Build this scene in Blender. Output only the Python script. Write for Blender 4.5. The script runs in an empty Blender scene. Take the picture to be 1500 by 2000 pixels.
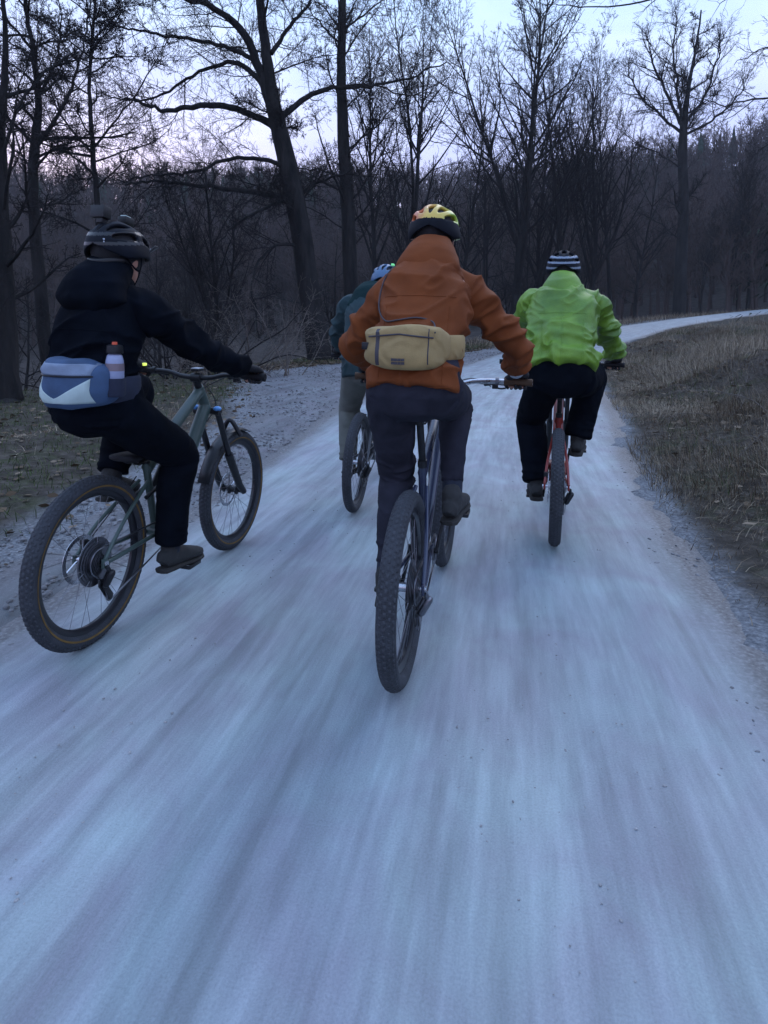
import bpy, bmesh, math, random
import numpy as np
from math import sin, cos, radians, pi, atan, tan, hypot, sqrt, degrees, atan2

# ------------------------------------------------------------------ camera, sky, sun, exposure
SC = bpy.context.scene
COL = SC.collection
F, CY, PITCH, EYE = 1258.0, 750.0, radians(5), 1.3
cam_d = bpy.data.cameras.new("camera"); cam = bpy.data.objects.new("camera", cam_d); COL.objects.link(cam)
cam.location = (0, 0, EYE); cam.rotation_euler = (radians(90) - PITCH, 0, 0)
cam_d.sensor_fit = 'VERTICAL'; cam_d.sensor_height = 36; cam_d.sensor_width = 36
cam_d.lens = F / 2000 * 36; cam_d.shift_y = -0.125
cam_d.clip_start = 0.02; cam_d.clip_end = 2000
SC.camera = cam
SC.view_settings.view_transform = 'Standard'; SC.view_settings.look = 'None'
SC.view_settings.gamma = 1; SC.view_settings.use_curve_mapping = False
SC.view_settings.exposure = 0.3
SUN_EL, SUN_AZ = radians(3.0), radians(-25)      # the sun is just about gone behind the hill ahead-left

def build_world():
    w = bpy.data.worlds.new("World"); SC.world = w; w.use_nodes = True
    nt = w.node_tree; N = nt.nodes; L = nt.links; N.clear()
    out = N.new("ShaderNodeOutputWorld"); bg = N.new("ShaderNodeBackground")
    sky = N.new("ShaderNodeTexSky"); sky.sky_type = 'NISHITA'; sky.sun_disc = False
    sky.sun_elevation = SUN_EL; sky.sun_rotation = SUN_AZ
    sc_ = N.new("ShaderNodeVectorMath"); sc_.operation = 'SCALE'; sc_.inputs['Scale'].default_value = 0.6
    L.new(sky.outputs[0], sc_.inputs[0])
    geo = N.new("ShaderNodeTexCoord"); sep = N.new("ShaderNodeSeparateXYZ")
    L.new(geo.outputs['Generated'], sep.inputs[0])
    # thin evening overcast: lavender low down, pale blue higher up
    ramp = N.new("ShaderNodeValToRGB"); L.new(sep.outputs['Z'], ramp.inputs[0])
    e = ramp.color_ramp.elements
    e[0].position = 0.0; e[0].color = (0.62, 0.52, 0.88, 1)
    e[1].position = 1.0; e[1].color = (0.50, 0.74, 1.25, 1)
    a = e.new(0.25); a.color = (0.56, 0.62, 1.04, 1)
    b = e.new(0.42); b.color = (0.58, 0.78, 1.18, 1)
    mp = N.new("ShaderNodeMapping"); mp.inputs['Scale'].default_value = (1.2, 1.2, 3.5)
    L.new(geo.outputs['Generated'], mp.inputs[0])
    nz = N.new("ShaderNodeTexNoise"); nz.inputs['Scale'].default_value = 2.6; nz.inputs['Detail'].default_value = 6; nz.inputs['Distortion'].default_value = 0.6
    L.new(mp.outputs[0], nz.inputs[0])
    r2 = N.new("ShaderNodeValToRGB"); L.new(nz.outputs[0], r2.inputs[0])
    r2.color_ramp.elements[0].position = 0.42; r2.color_ramp.elements[0].color = (0.86, 0.89, 0.95, 1)
    r2.color_ramp.elements[1].position = 0.68; r2.color_ramp.elements[1].color = (1.12, 1.09, 1.03, 1)
    mul = N.new("ShaderNodeMix"); mul.data_type = 'RGBA'; mul.blend_type = 'MULTIPLY'; mul.inputs[0].default_value = 1
    L.new(ramp.outputs[0], mul.inputs[6]); L.new(r2.outputs[0], mul.inputs[7])
    mx = N.new("ShaderNodeMix"); mx.data_type = 'RGBA'; mx.inputs[0].default_value = 0.93
    L.new(sc_.outputs[0], mx.inputs[6]); L.new(mul.outputs[2], mx.inputs[7])
    L.new(mx.outputs[2], bg.inputs[0]); bg.inputs[1].default_value = 1.12
    L.new(bg.outputs[0], out.inputs[0])
build_world()
sd = bpy.data.lights.new("sun", 'SUN'); sun = bpy.data.objects.new("sun", sd); COL.objects.link(sun)
sd.energy = 0.5; sd.angle = radians(35); sd.color = (1.0, 0.9, 0.86)
sun.rotation_euler = (radians(52), 0, radians(-25 + 180))     # soft glow of the overcast, high ahead

# ------------------------------------------------------------------ helpers
def tag(o, label=None, cat=None, group=None, kind=None):
    if label: o['label'] = label
    if cat: o['category'] = cat
    if group: o['group'] = group
    if kind: o['kind'] = kind
    return o

def empty(name, label=None, cat=None, group=None, loc=(0, 0, 0), M=None):
    o = bpy.data.objects.new(name, None); COL.objects.link(o); o.empty_display_size = 0.1
    if M is not None: o.matrix_world = M
    else: o.location = loc
    return tag(o, label, cat, group)

def mesh_from(name, V, Fc, smooth=True):
    me = bpy.data.meshes.new(name)
    V = np.asarray(V, dtype=np.float32)
    if isinstance(Fc, np.ndarray):
        n, k = Fc.shape
        me.vertices.add(len(V)); me.vertices.foreach_set("co", V.ravel())
        me.loops.add(n * k); me.loops.foreach_set("vertex_index", Fc.astype(np.int32).ravel())
        me.polygons.add(n); me.polygons.foreach_set("loop_start", np.arange(0, n * k, k, dtype=np.int32))
        me.update(calc_edges=True)
    else:
        me.from_pydata([tuple(map(float, v)) for v in V], [], [tuple(map(int, f)) for f in Fc])
        me.update()
    if smooth: me.polygons.foreach_set("use_smooth", np.ones(len(me.polygons), dtype=bool))
    return me

def link(name, me, mat, parent=None, kind=None):
    o = bpy.data.objects.new(name, me); COL.objects.link(o)
    if mat is not None and not len(me.materials): me.materials.append(mat)
    if parent is not None: o.parent = parent
    if kind: o['kind'] = kind
    return o

def nrm(v):
    v = np.asarray(v, float); n = np.linalg.norm(v)
    return v / n if n > 1e-9 else v
A = lambda *v: np.array(v, float)

def frames(P, up=None):
    P = np.asarray(P, float); T = np.gradient(P, axis=0); T /= np.linalg.norm(T, axis=1)[:, None] + 1e-12
    ref = np.array(up, float) if up is not None else (A(0, 0, 1) if abs(T[0][2]) < .9 else A(1, 0, 0))
    U = []; u = nrm(ref - T[0] * ref.dot(T[0]))
    for t in T:
        if up is not None: u = nrm(ref - t * ref.dot(t))
        else: u = nrm(u - t * u.dot(t))
        U.append(u)
    U = np.array(U); W = np.cross(T, U)
    return T, U, W

def sweep(P, R, n=12, R2=None, up=None, cap=True, round_cap=False, ex=2.0):
    """tube along P with radii R (along up) and R2 (across); returns V,F"""
    P = np.asarray(P, float); R = np.broadcast_to(np.asarray(R, float), (len(P),)).copy()
    R2 = R.copy() if R2 is None else np.broadcast_to(np.asarray(R2, float), (len(P),)).copy()
    if round_cap:
        t0 = nrm(P[0] - P[1]); t1 = nrm(P[-1] - P[-2]); m0 = min(R[0], R2[0]); m1 = min(R[-1], R2[-1])
        P = np.vstack([P[0] + t0 * m0, P[0] + t0 * m0 * .75, P, P[-1] + t1 * m1 * .75, P[-1] + t1 * m1])
        R = np.concatenate([[R[0] * .1, R[0] * .66], R, [R[-1] * .66, R[-1] * .1]])
        R2 = np.concatenate([[R2[0] * .1, R2[0] * .66], R2, [R2[-1] * .66, R2[-1] * .1]])
    T, U, W = frames(P, up)
    th = np.linspace(0, 2 * pi, n, endpoint=False)
    c, s = np.cos(th), np.sin(th)
    c = np.sign(c) * np.abs(c) ** (2 / ex); s = np.sign(s) * np.abs(s) ** (2 / ex)
    V = P[:, None, :] + U[:, None, :] * (R[:, None] * c)[..., None] + W[:, None, :] * (R2[:, None] * s)[..., None]
    m = len(P); V = V.reshape(-1, 3); Fc = []
    for i in range(m - 1):
        for j in range(n):
            a = i * n + j; b = i * n + (j + 1) % n
            Fc.append((a, b, b + n, a + n))
    if cap:
        Fc.append(tuple(range(n))[::-1]); Fc.append(tuple(range((m - 1) * n, m * n)))
    return V, Fc

def crom(P, k=6):
    P = np.asarray(P, float)
    if len(P) < 3:
        return np.array([P[0] + (P[-1] - P[0]) * t for t in np.linspace(0, 1, k + 1)])
    Q = np.vstack([2 * P[0] - P[1], P, 2 * P[-1] - P[-2]]); out = []
    for i in range(1, len(Q) - 2):
        for t in np.linspace(0, 1, k, endpoint=False):
            a, b, c, d = Q[i - 1], Q[i], Q[i + 1], Q[i + 2]
            out.append(.5 * ((2 * b) + (-a + c) * t + (2 * a - 5 * b + 4 * c - d) * t * t + (-a + 3 * b - 3 * c + d) * t ** 3))
    out.append(Q[-2]); return np.array(out)

def ellip(c, r, n=20, m=14, R=None):
    V = []; Fc = []
    for i in range(m + 1):
        a = pi * i / m
        for j in range(n):
            b = 2 * pi * j / n
            V.append((sin(a) * cos(b), sin(a) * sin(b), cos(a)))
    V = np.array(V) * np.array(r)
    if R is not None: V = V @ np.array(R)
    V = V + np.array(c)
    for i in range(m):
        for j in range(n):
            a = i * n + j; b = i * n + (j + 1) % n
            Fc.append((a, a + n, b + n, b))
    return V, Fc

def box(c, h, R=None, bev=0.0):
    """box of half sizes h; rows of R are its local axes; bevelled edges when bev>0"""
    bm = bmesh.new(); bmesh.ops.create_cube(bm, size=2)
    for v in bm.verts: v.co.x *= h[0]; v.co.y *= h[1]; v.co.z *= h[2]
    if bev > 0: bmesh.ops.bevel(bm, geom=bm.edges[:], offset=bev, segments=2, profile=.6, affect='EDGES')
    V = np.array([v.co[:] for v in bm.verts]); Fc = [tuple(v.index for v in f.verts) for f in bm.faces]; bm.free()
    if R is not None: V = V @ np.array(R)
    return V + np.array(c), Fc

def lathe_y(prof, n=64, c=(0, 0, 0), closed=True):
    """profile of (radius, y) turned about the Y axis through c"""
    prof = np.asarray(prof, float); m = len(prof)
    th = np.linspace(0, 2 * pi, n, endpoint=False)
    V = np.stack([prof[None, :, 0] * np.cos(th)[:, None], np.broadcast_to(prof[None, :, 1], (n, m)), prof[None, :, 0] * np.sin(th)[:, None]], -1).reshape(-1, 3) + np.array(c)
    Fc = []
    for i in range(n):
        for j in range(m if closed else m - 1):
            a = i * m + j; b = i * m + (j + 1) % m; k = (i + 1) % n
            Fc.append((a, b, k * m + (j + 1) % m, k * m + j))
    return V, Fc

def join(parts):
    Vs = []; Fs = []; o = 0
    for V, Fc in parts:
        Vs.append(np.asarray(V)); Fs += [tuple(i + o for i in f) for f in Fc]; o += len(V)
    return np.vstack(Vs), Fs

def part(name, parts, mat, parent, smooth=True, kind=None):
    V, Fc = join(parts)
    me = mesh_from(name, V, Fc, smooth)
    if smooth:
        try: me.set_sharp_from_angle(angle=radians(50))
        except Exception: pass
    return link(name, me, mat, parent, kind)

def fuse(name, parts, mat, parent, voxel=0.008, it=6, disp=None, fac=.5):
    """union of closed pieces into one continuous skin (voxel remesh), smoothed, then displaced along the normals"""
    V, Fc = join(parts)
    me = mesh_from(name, V, Fc)
    t = bpy.data.objects.new("tmp", me); COL.objects.link(t)
    m = t.modifiers.new("r", 'REMESH'); m.mode = 'VOXEL'; m.voxel_size = voxel; m.use_smooth_shade = True
    s = t.modifiers.new("s", 'SMOOTH'); s.factor = fac; s.iterations = it
    dg = bpy.context.evaluated_depsgraph_get(); dg.update()
    me2 = bpy.data.meshes.new_from_object(t.evaluated_get(dg))
    bpy.data.objects.remove(t); bpy.data.meshes.remove(me)
    me2.name = name
    if disp is not None:
        n = len(me2.vertices); co = np.empty(n * 3, np.float32); no = np.empty(n * 3, np.float32)
        me2.vertices.foreach_get("co", co); me2.vertices.foreach_get("normal", no)
        co = co.reshape(-1, 3); no = no.reshape(-1, 3)
        co = co + no * disp(co)[:, None]
        me2.vertices.foreach_set("co", co.astype(np.float32).ravel()); me2.update()
    me2.polygons.foreach_set("use_smooth", np.ones(len(me2.polygons), dtype=bool))
    me2.materials.clear()
    return link(name, me2, mat, parent)

def _h(ix, iy, iz, seed):
    n = (ix * 374761393 + iy * 668265263 + iz * 2147483647 + seed * 974634777).astype(np.int64) & 0xffffffff
    n = ((n ^ (n >> 13)) * 1274126177) & 0xffffffff
    return ((n ^ (n >> 16)) & 0xffff) / 65535.0

def vnoise(P, seed=0):
    P = np.asarray(P, float); I = np.floor(P).astype(np.int64); f = P - I; f = f * f * (3 - 2 * f)
    r = 0
    for dx in (0, 1):
        for dy in (0, 1):
            for dz in (0, 1):
                w = (f[:, 0] if dx else 1 - f[:, 0]) * (f[:, 1] if dy else 1 - f[:, 1]) * (f[:, 2] if dz else 1 - f[:, 2])
                r = r + w * _h(I[:, 0] + dx, I[:, 1] + dy, I[:, 2] + dz, seed)
    return r

def fbm(P, oct=4, seed=0):
    r = 0; a = .5; P = np.asarray(P, float)
    for i in range(oct):
        r = r + a * (vnoise(P * 2 ** i, seed + i * 17) - .5); a *= .5
    return r * 2

def sstep(a, b, x):
    t = np.clip((x - a) / (b - a), 0, 1); return t * t * (3 - 2 * t)

# ------------------------------------------------------------------ materials
def mat(name, col, rough=.8, var=.25, scale=8, bump=0.0, bscale=60, metal=0.0, spec=.5, col2=None, detail=5, coat=0.0, sheen=0.0, fold=0.0, fscale=4.5):
    m = bpy.data.materials.new(name); m.use_nodes = True
    nt = m.node_tree; N = nt.nodes; L = nt.links; b = N["Principled BSDF"]
    b.inputs['Roughness'].default_value = rough; b.inputs['Metallic'].default_value = metal
    b.inputs['Specular IOR Level'].default_value = spec
    b.inputs['Coat Weight'].default_value = coat; b.inputs['Sheen Weight'].default_value = sheen
    tc = N.new("ShaderNodeTexCoord"); nz = N.new("ShaderNodeTexNoise")
    nz.inputs['Scale'].default_value = scale; nz.inputs['Detail'].default_value = detail; nz.inputs['Roughness'].default_value = .6
    L.new(tc.outputs['Object'], nz.inputs[0])
    r = N.new("ShaderNodeValToRGB"); L.new(nz.outputs[0], r.inputs[0])
    c1 = np.array(col) * (1 - var); c2 = np.array(col2 if col2 is not None else np.array(col) * (1 + var))
    r.color_ramp.elements[0].position = .32; r.color_ramp.elements[1].position = .68
    r.color_ramp.elements[0].color = (*np.clip(c1, 0, 1), 1); r.color_ramp.elements[1].color = (*np.clip(c2, 0, 1), 1)
    L.new(r.outputs[0], b.inputs['Base Color'])
    mr = N.new("ShaderNodeMapRange"); mr.inputs['To Min'].default_value = max(rough - .12, .03); mr.inputs['To Max'].default_value = min(rough + .12, 1)
    L.new(nz.outputs[0], mr.inputs[0]); L.new(mr.outputs[0], b.inputs['Roughness'])
    if bump > 0:
        n2 = N.new("ShaderNodeTexNoise"); n2.inputs['Scale'].default_value = bscale; n2.inputs['Detail'].default_value = 4
        L.new(tc.outputs['Object'], n2.inputs[0])
        bp = N.new("ShaderNodeBump"); bp.inputs['Strength'].default_value = min(bump, 1); bp.inputs['Distance'].default_value = .01 if bscale < 200 else .003
        L.new(n2.outputs[0], bp.inputs['Height']); L.new(bp.outputs[0], b.inputs['Normal'])
    if fold > 0:
        n3 = N.new("ShaderNodeTexNoise"); n3.noise_type = 'RIDGED_MULTIFRACTAL'; n3.normalize = True
        n3.inputs['Scale'].default_value = fscale; n3.inputs['Detail'].default_value = 3; n3.inputs['Distortion'].default_value = 1.1
        mp = N.new("ShaderNodeMapping"); mp.inputs['Scale'].default_value = (1, .8, 1.25); mp.inputs['Rotation'].default_value = (.5, .2, 0)
        L.new(tc.outputs['Object'], mp.inputs[0]); L.new(mp.outputs[0], n3.inputs[0])
        b3 = N.new("ShaderNodeBump"); b3.inputs['Strength'].default_value = fold; b3.inputs['Distance'].default_value = .028
        L.new(n3.outputs[0], b3.inputs['Height'])
        prev = b.inputs['Normal'].links[0].from_node if b.inputs['Normal'].is_linked else None
        if prev: L.new(b3.outputs[0], prev.inputs['Normal'])
        else: L.new(b3.outputs[0], b.inputs['Normal'])
    return m

M = {}
M['black_fabric'] = mat("black_fabric", (.0035, .005, .009), .95, .3, 12, .4, 300, spec=.06, fold=.5, fscale=6)
M['slate_fabric'] = mat("slate_fabric", (.028, .028, .040), .85, .22, 10, .5, 300, spec=.12, fold=.5, fscale=6)
M['navy_fabric'] = mat("navy_fabric", (.02, .025, .05), .85, .25, 10, .4, 300)
M['orange_fabric'] = mat("orange_fabric", (.185, .052, .016), .8, .2, 5, .35, 260, spec=.15, fold=.8)
M['green_fabric'] = mat("green_fabric", (.085, .20, .016), .45, .2, 3.2, .3, 120, col2=(.20, .36, .035), spec=.45, fold=1, fscale=4)  # broad two-tone mottle puts the jacket's shading and stain into the colour
M['teal_fabric'] = mat("teal_fabric", (.014, .038, .045), .88, .2, 7, .4, 260, fold=.5)
M['teal_dark'] = mat("teal_dark", (.008, .026, .028), .88, .2, 7, .4, 260, spec=.15)
M['khaki_fabric'] = mat("khaki_fabric", (.11, .115, .10), .85, .2, 8, .4, 260)
M['beige_fabric'] = mat("beige_fabric", (.36, .25, .105), .8, .16, 7, .45, 220, fold=.6, fscale=9)
M['blue_fabric'] = mat("blue_fabric", (.045, .085, .165), .8, .25, 9, .4, 260)
M['grey_fabric'] = mat("grey_fabric", (.20, .25, .34), .7, .2, 9, .4, 260)
M['reflective'] = mat("reflective_trim", (.46, .56, .54), .6, .12, 9, .2, 200)
M['skin'] = mat("skin", (.42, .22, .16), .6, .12, 14, .1, 120)
M['hair'] = mat("hair", (.03, .02, .015), .7, .3, 60, .3, 200)
M['eye'] = mat("eye_white", (.6, .6, .6), .2, .02, 4)
M['glove'] = mat("glove_leather", (.010, .010, .014), .8, .3, 20, .4, 200)
M['sock'] = mat("sock_knit", (.015, .02, .035), .9, .2, 30, .5, 400)
M['shoe'] = mat("shoe_suede", (.03, .03, .03), .85, .3, 14, .5, 200)
M['shoe_brown'] = mat("shoe_brown", (.10, .075, .05), .8, .3, 14, .5, 200)
M['sole'] = mat("sole_rubber", (.03, .028, .026), .9, .3, 20, .4, 150)
M['rubber'] = mat("tyre_rubber", (.034, .037, .045), .74, .35, 14, .5, 160)
M['knob'] = mat("tyre_tread_dusty", (.040, .043, .052), .75, .3, 30, .5, 200)
M['tan'] = mat("tan_sidewall", (.16, .09, .02), .8, .3, 20)
M['black_metal'] = mat("black_metal", (.014, .015, .018), .42, .3, 20, .1, 100, spec=.4)
M['gloss_black'] = mat("gloss_black", (.010, .010, .014), .32, .2, 12, spec=.45, coat=.1)
M['steel'] = mat("brushed_steel", (.62, .63, .66), .28, .1, 30, .05, 200, metal=1)
M['darksteel'] = mat("dark_steel", (.20, .20, .22), .36, .2, 30, .1, 200, metal=1)
M['olive_paint'] = mat("olive_frame_paint", (.055, .085, .075), .42, .12, 6, coat=.2)
M['navy_paint'] = mat("navy_frame_paint", (.030, .038, .075), .3, .15, 6, coat=.4)
M['red_paint'] = mat("red_frame_paint", (.26, .030, .022), .4, .15, 6, coat=.4)
M['pink_paint'] = mat("pale_red_paint", (.42, .16, .18), .5, .15, 6)
M['grey_paint'] = mat("grey_frame_paint", (.05, .055, .065), .35, .15, 6, coat=.3)
M['brown_grip'] = mat("brown_grip", (.10, .055, .03), .8, .25, 30, .4, 300)
M['white_plastic'] = mat("white_plastic", (.42, .46, .52), .4, .06, 6)
M['blue_plastic'] = mat("blue_plastic", (.10, .30, .65), .35, .1, 6)
M['blue_helmet'] = mat("blue_helmet", (.06, .14, .26), .5, .14, 12, coat=.2)
M['black_helmet'] = mat("black_helmet", (.006, .008, .014), .65, .3, 12, spec=.15)
M['white_stripe'] = mat("white_stripe", (.20, .25, .33), .4, .1, 12)
M['foam'] = mat("foam_liner", (.02, .02, .024), .9, .2, 40, .3, 200)
M['cream'] = mat("cream_strap", (.55, .48, .33), .7, .1, 12)
M['clear_bottle'] = mat("frosted_bottle", (.30, .33, .48), .3, .08, 8)
M['amber'] = mat("amber_drink", (.20, .15, .17), .4, .1, 8)
M['cord'] = mat("grey_cord", (.055, .048, .058), .7, .1, 40)
def glowmat(name, col, s):
    m = bpy.data.materials.new(name); m.use_nodes = True; b = m.node_tree.nodes["Principled BSDF"]
    b.inputs['Base Color'].default_value = (*col, 1); b.inputs['Emission Color'].default_value = (*col, 1); b.inputs['Emission Strength'].default_value = s
    return m
M['glow_green'] = glowmat("green_glow", (.25, .9, .35), .35)
M['glow_yellow'] = glowmat("yellow_glow", (.75, .9, .15), .8)
M['glow_cyan'] = glowmat("cyan_glow", (.3, .95, .8), .8)
M['glow_red'] = glowmat("red_spout_glow", (.5, .08, .04), .15)  # faint self-glow put on the bottle spout, which is no lamp

def helmet_yellow():
    m = mat("yellow_helmet", (.55, .36, .04), .38, .3, 16, coat=.2, col2=(.66, .52, .12))
    nt = m.node_tree; N = nt.nodes; L = nt.links; b = N["Principled BSDF"]
    base = b.inputs['Base Color'].links[0].from_socket
    tc = N.new("ShaderNodeTexCoord"); sp = N.new("ShaderNodeSeparateXYZ"); L.new(tc.outputs['Generated'], sp.inputs[0])
    nz = N.new("ShaderNodeTexNoise"); nz.inputs['Scale'].default_value = 5; L.new(tc.outputs['Generated'], nz.inputs[0])
    ad = N.new("ShaderNodeMath"); ad.operation = 'MULTIPLY_ADD'; ad.inputs[1].default_value = .5; L.new(nz.outputs[0], ad.inputs[0]); L.new(sp.outputs['Y'], ad.inputs[2])
    r = N.new("ShaderNodeValToRGB"); L.new(ad.outputs[0], r.inputs[0]); e = r.color_ramp.elements
    e[0].position = .30; e[0].color = (.22, .52, .03, 1); e[1].position = .98; e[1].color = (.60, .07, .03, 1)
    a = e.new(.50); a.color = (.72, .56, .09, 1); c = e.new(.82); c.color = (.74, .46, .09, 1)
    mx = N.new("ShaderNodeMix"); mx.data_type = 'RGBA'; mx.inputs[0].default_value = .75
    L.new(base, mx.inputs[6]); L.new(r.outputs[0], mx.inputs[7]); L.new(mx.outputs[2], b.inputs['Base Color'])
    return m
M['yellow_helmet'] = helmet_yellow()

def bark(name, c1, c2, moss=0.0):
    m = mat(name, c1, .95, .3, 3, .9, 14, col2=c2, spec=.08)
    nt = m.node_tree; N = nt.nodes; L = nt.links
    mp = N.new("ShaderNodeMapping"); mp.inputs['Scale'].default_value = (1, 1, .18)
    tc = [n for n in N if n.bl_idname == "ShaderNodeTexCoord"][0]
    for n in [n for n in N if n.bl_idname == "ShaderNodeTexNoise"]:
        L.new(mp.outputs[0], n.inputs[0])
    L.new(tc.outputs['Object'], mp.inputs[0])
    for n in N:
        if n.bl_idname == "ShaderNodeBump": n.inputs['Distance'].default_value = .05
    return m
M['bark_dark'] = bark("dark_bark", (.015, .015, .016), (.034, .032, .032))
M['bark_grey'] = bark("grey_bark", (.035, .034, .035), (.065, .062, .060))
M['twig'] = mat("twig", (.022, .020, .021), .9, .3, 5, spec=.08)
M['twig_pale'] = mat("pale_twig", (.15, .13, .115), .9, .3, 5, spec=.1)
M['needles'] = mat("needles", (.025, .045, .030), .9, .3, 3, spec=.1)
M['bud'] = mat("bud", (.045, .038, .036), .9, .3, 3)
M['farwood'] = mat("far_wood", (.056, .043, .041), .95, .3, .05, col2=(.098, .076, .070), spec=.05)
# ------------------------------------------------------------------ lie of the land
CL = crom([(-2.9, -14), (-1.25, -4), (-.56, 0), (-.06, 2.6), (.76, 7), (1.5, 10.5), (2.75, 15), (4.7, 21), (7.5, 28.5), (12.5, 38), (21, 49), (36, 60.5), (58, 71), (92, 82), (130, 90)], 24)
CLT = np.gradient(CL, axis=0); CLT /= np.linalg.norm(CLT, axis=1)[:, None]
CLS = np.concatenate([[0], np.cumsum(np.linalg.norm(np.diff(CL, axis=0), axis=1))])
def hwid(y): return np.interp(y, [-12, 2.6, 4.5, 7, 10, 60], [1.5, 1.58, 1.66, 1.85, 2.2, 2.3])
def turn(y): return np.interp(y, [-12, 3, 9, 12, 17, 20, 22, 26, 34, 50], [.5, .5, 1.0, 2.6, 5.2, 4.6, 3.0, 1.6, 1.0, .5])
def prof(y):
    t = np.clip(y - 18, 0, None); return np.where(t < 50, .0016 * t * t, 4.0 + .13 * (t - 50))

def road_coord(X, Y):
    d = np.empty(len(X)); yc = np.empty(len(X)); s = np.empty(len(X))
    for i in range(0, len(X), 20000):
        x = X[i:i + 20000]; y = Y[i:i + 20000]
        q = (x[:, None] - CL[None, :, 0]) ** 2 + (y[:, None] - CL[None, :, 1]) ** 2
        k = q.argmin(1); dx = x - CL[k, 0]; dy = y - CL[k, 1]
        sg = np.sign(dx * CLT[k, 1] - dy * CLT[k, 0])
        d[i:i + 20000] = np.sqrt(q[np.arange(len(x)), k]) * sg; yc[i:i + 20000] = CL[k, 1]; s[i:i + 20000] = CLS[k]
    return d, yc, s

def H0(X, Y):
    """ground height without the small roughness; also signed distance to the road's middle"""
    X = np.asarray(X, float); Y = np.asarray(Y, float)
    d, yc, s = road_coord(X, Y)
    hr = prof(yc); hw = hwid(yc)
    L = -d - hw
    L0 = np.interp(yc, [-5, 28, 42], [6.2, 6.4, 2.5])
    dep = np.interp(yc, [-5, 24, 45, 60], [4.5, 4.0, 1.6, .8])
    left = -dep * sstep(0, 13, L - L0)
    R = d - hw
    right = (1.05 * sstep(.1, 5.0, R) + .55 * sstep(5, 18, R)) * np.interp(yc, [13, 32], [1, .22])
    r = np.hypot(X, Y); ca = Y / (r + 1e-6); sa = X / (r + 1e-6)
    w = .12 + .88 * sstep(-.1, .62, ca)
    rid = np.interp(sa, [-.6, -.35, -.1, .2, .6], [.78, .90, 1.0, .93, 1.05])
    hill = 35 * sstep(72, 205, r) * w * rid * (1 + .25 * fbm(np.stack([X / 60, Y / 60, X * 0], 1), 3, 5))
    near = 1 - sstep(60, 110, r)
    z = np.where(L > 0, left, 0) + np.where(R > 0, right, 0)
    return hr * near + np.minimum(hr, 6) * (1 - near) + z * near + (-2.0) * (1 - near) + hill, d, yc, s

def rough(X, Y, d, yc):
    e = np.abs(d) - hwid(yc)
    P = np.stack([X, Y, X * 0], 1)
    big = .36 * fbm(P * .55, 3, 3) * np.where(d > 0, 1.0, .5); mid = .075 * fbm(P * 2.2, 3, 9) * np.where(d > 0, 1.5, 1.0); fine = .02 * fbm(P * 9, 2, 11)
    k = sstep(.0, 2.2, e)
    side = np.where(d < 0, .55, 1.0)
    return (big * k + mid * (.25 + .75 * k) + fine) * side

def Hg(X, Y):
    X = np.atleast_1d(np.asarray(X, float)); Y = np.atleast_1d(np.asarray(Y, float))
    z, d, yc, s = H0(X, Y)
    return z + rough(X, Y, d, yc)

def polar_grid(r0, r1, nr, na):
    rr = np.geomspace(r0, r1, nr)
    u = np.linspace(-1, 1, na, endpoint=False)
    az = pi * (.35 * u + .65 * u ** 3)              # finer in the direction one looks
    R, AZ = np.meshgrid(rr, az, indexing='ij')
    X = (R * np.sin(AZ)).ravel(); Y = (R * np.cos(AZ)).ravel()
    i = np.arange(nr - 1)[:, None]; j = np.arange(na)[None, :]; k = (j + 1) % na
    Fc = np.stack([i * na + j, (i + 1) * na + j, (i + 1) * na + k, i * na + k], -1).reshape(-1, 4)
    return X, Y, Fc

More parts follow.
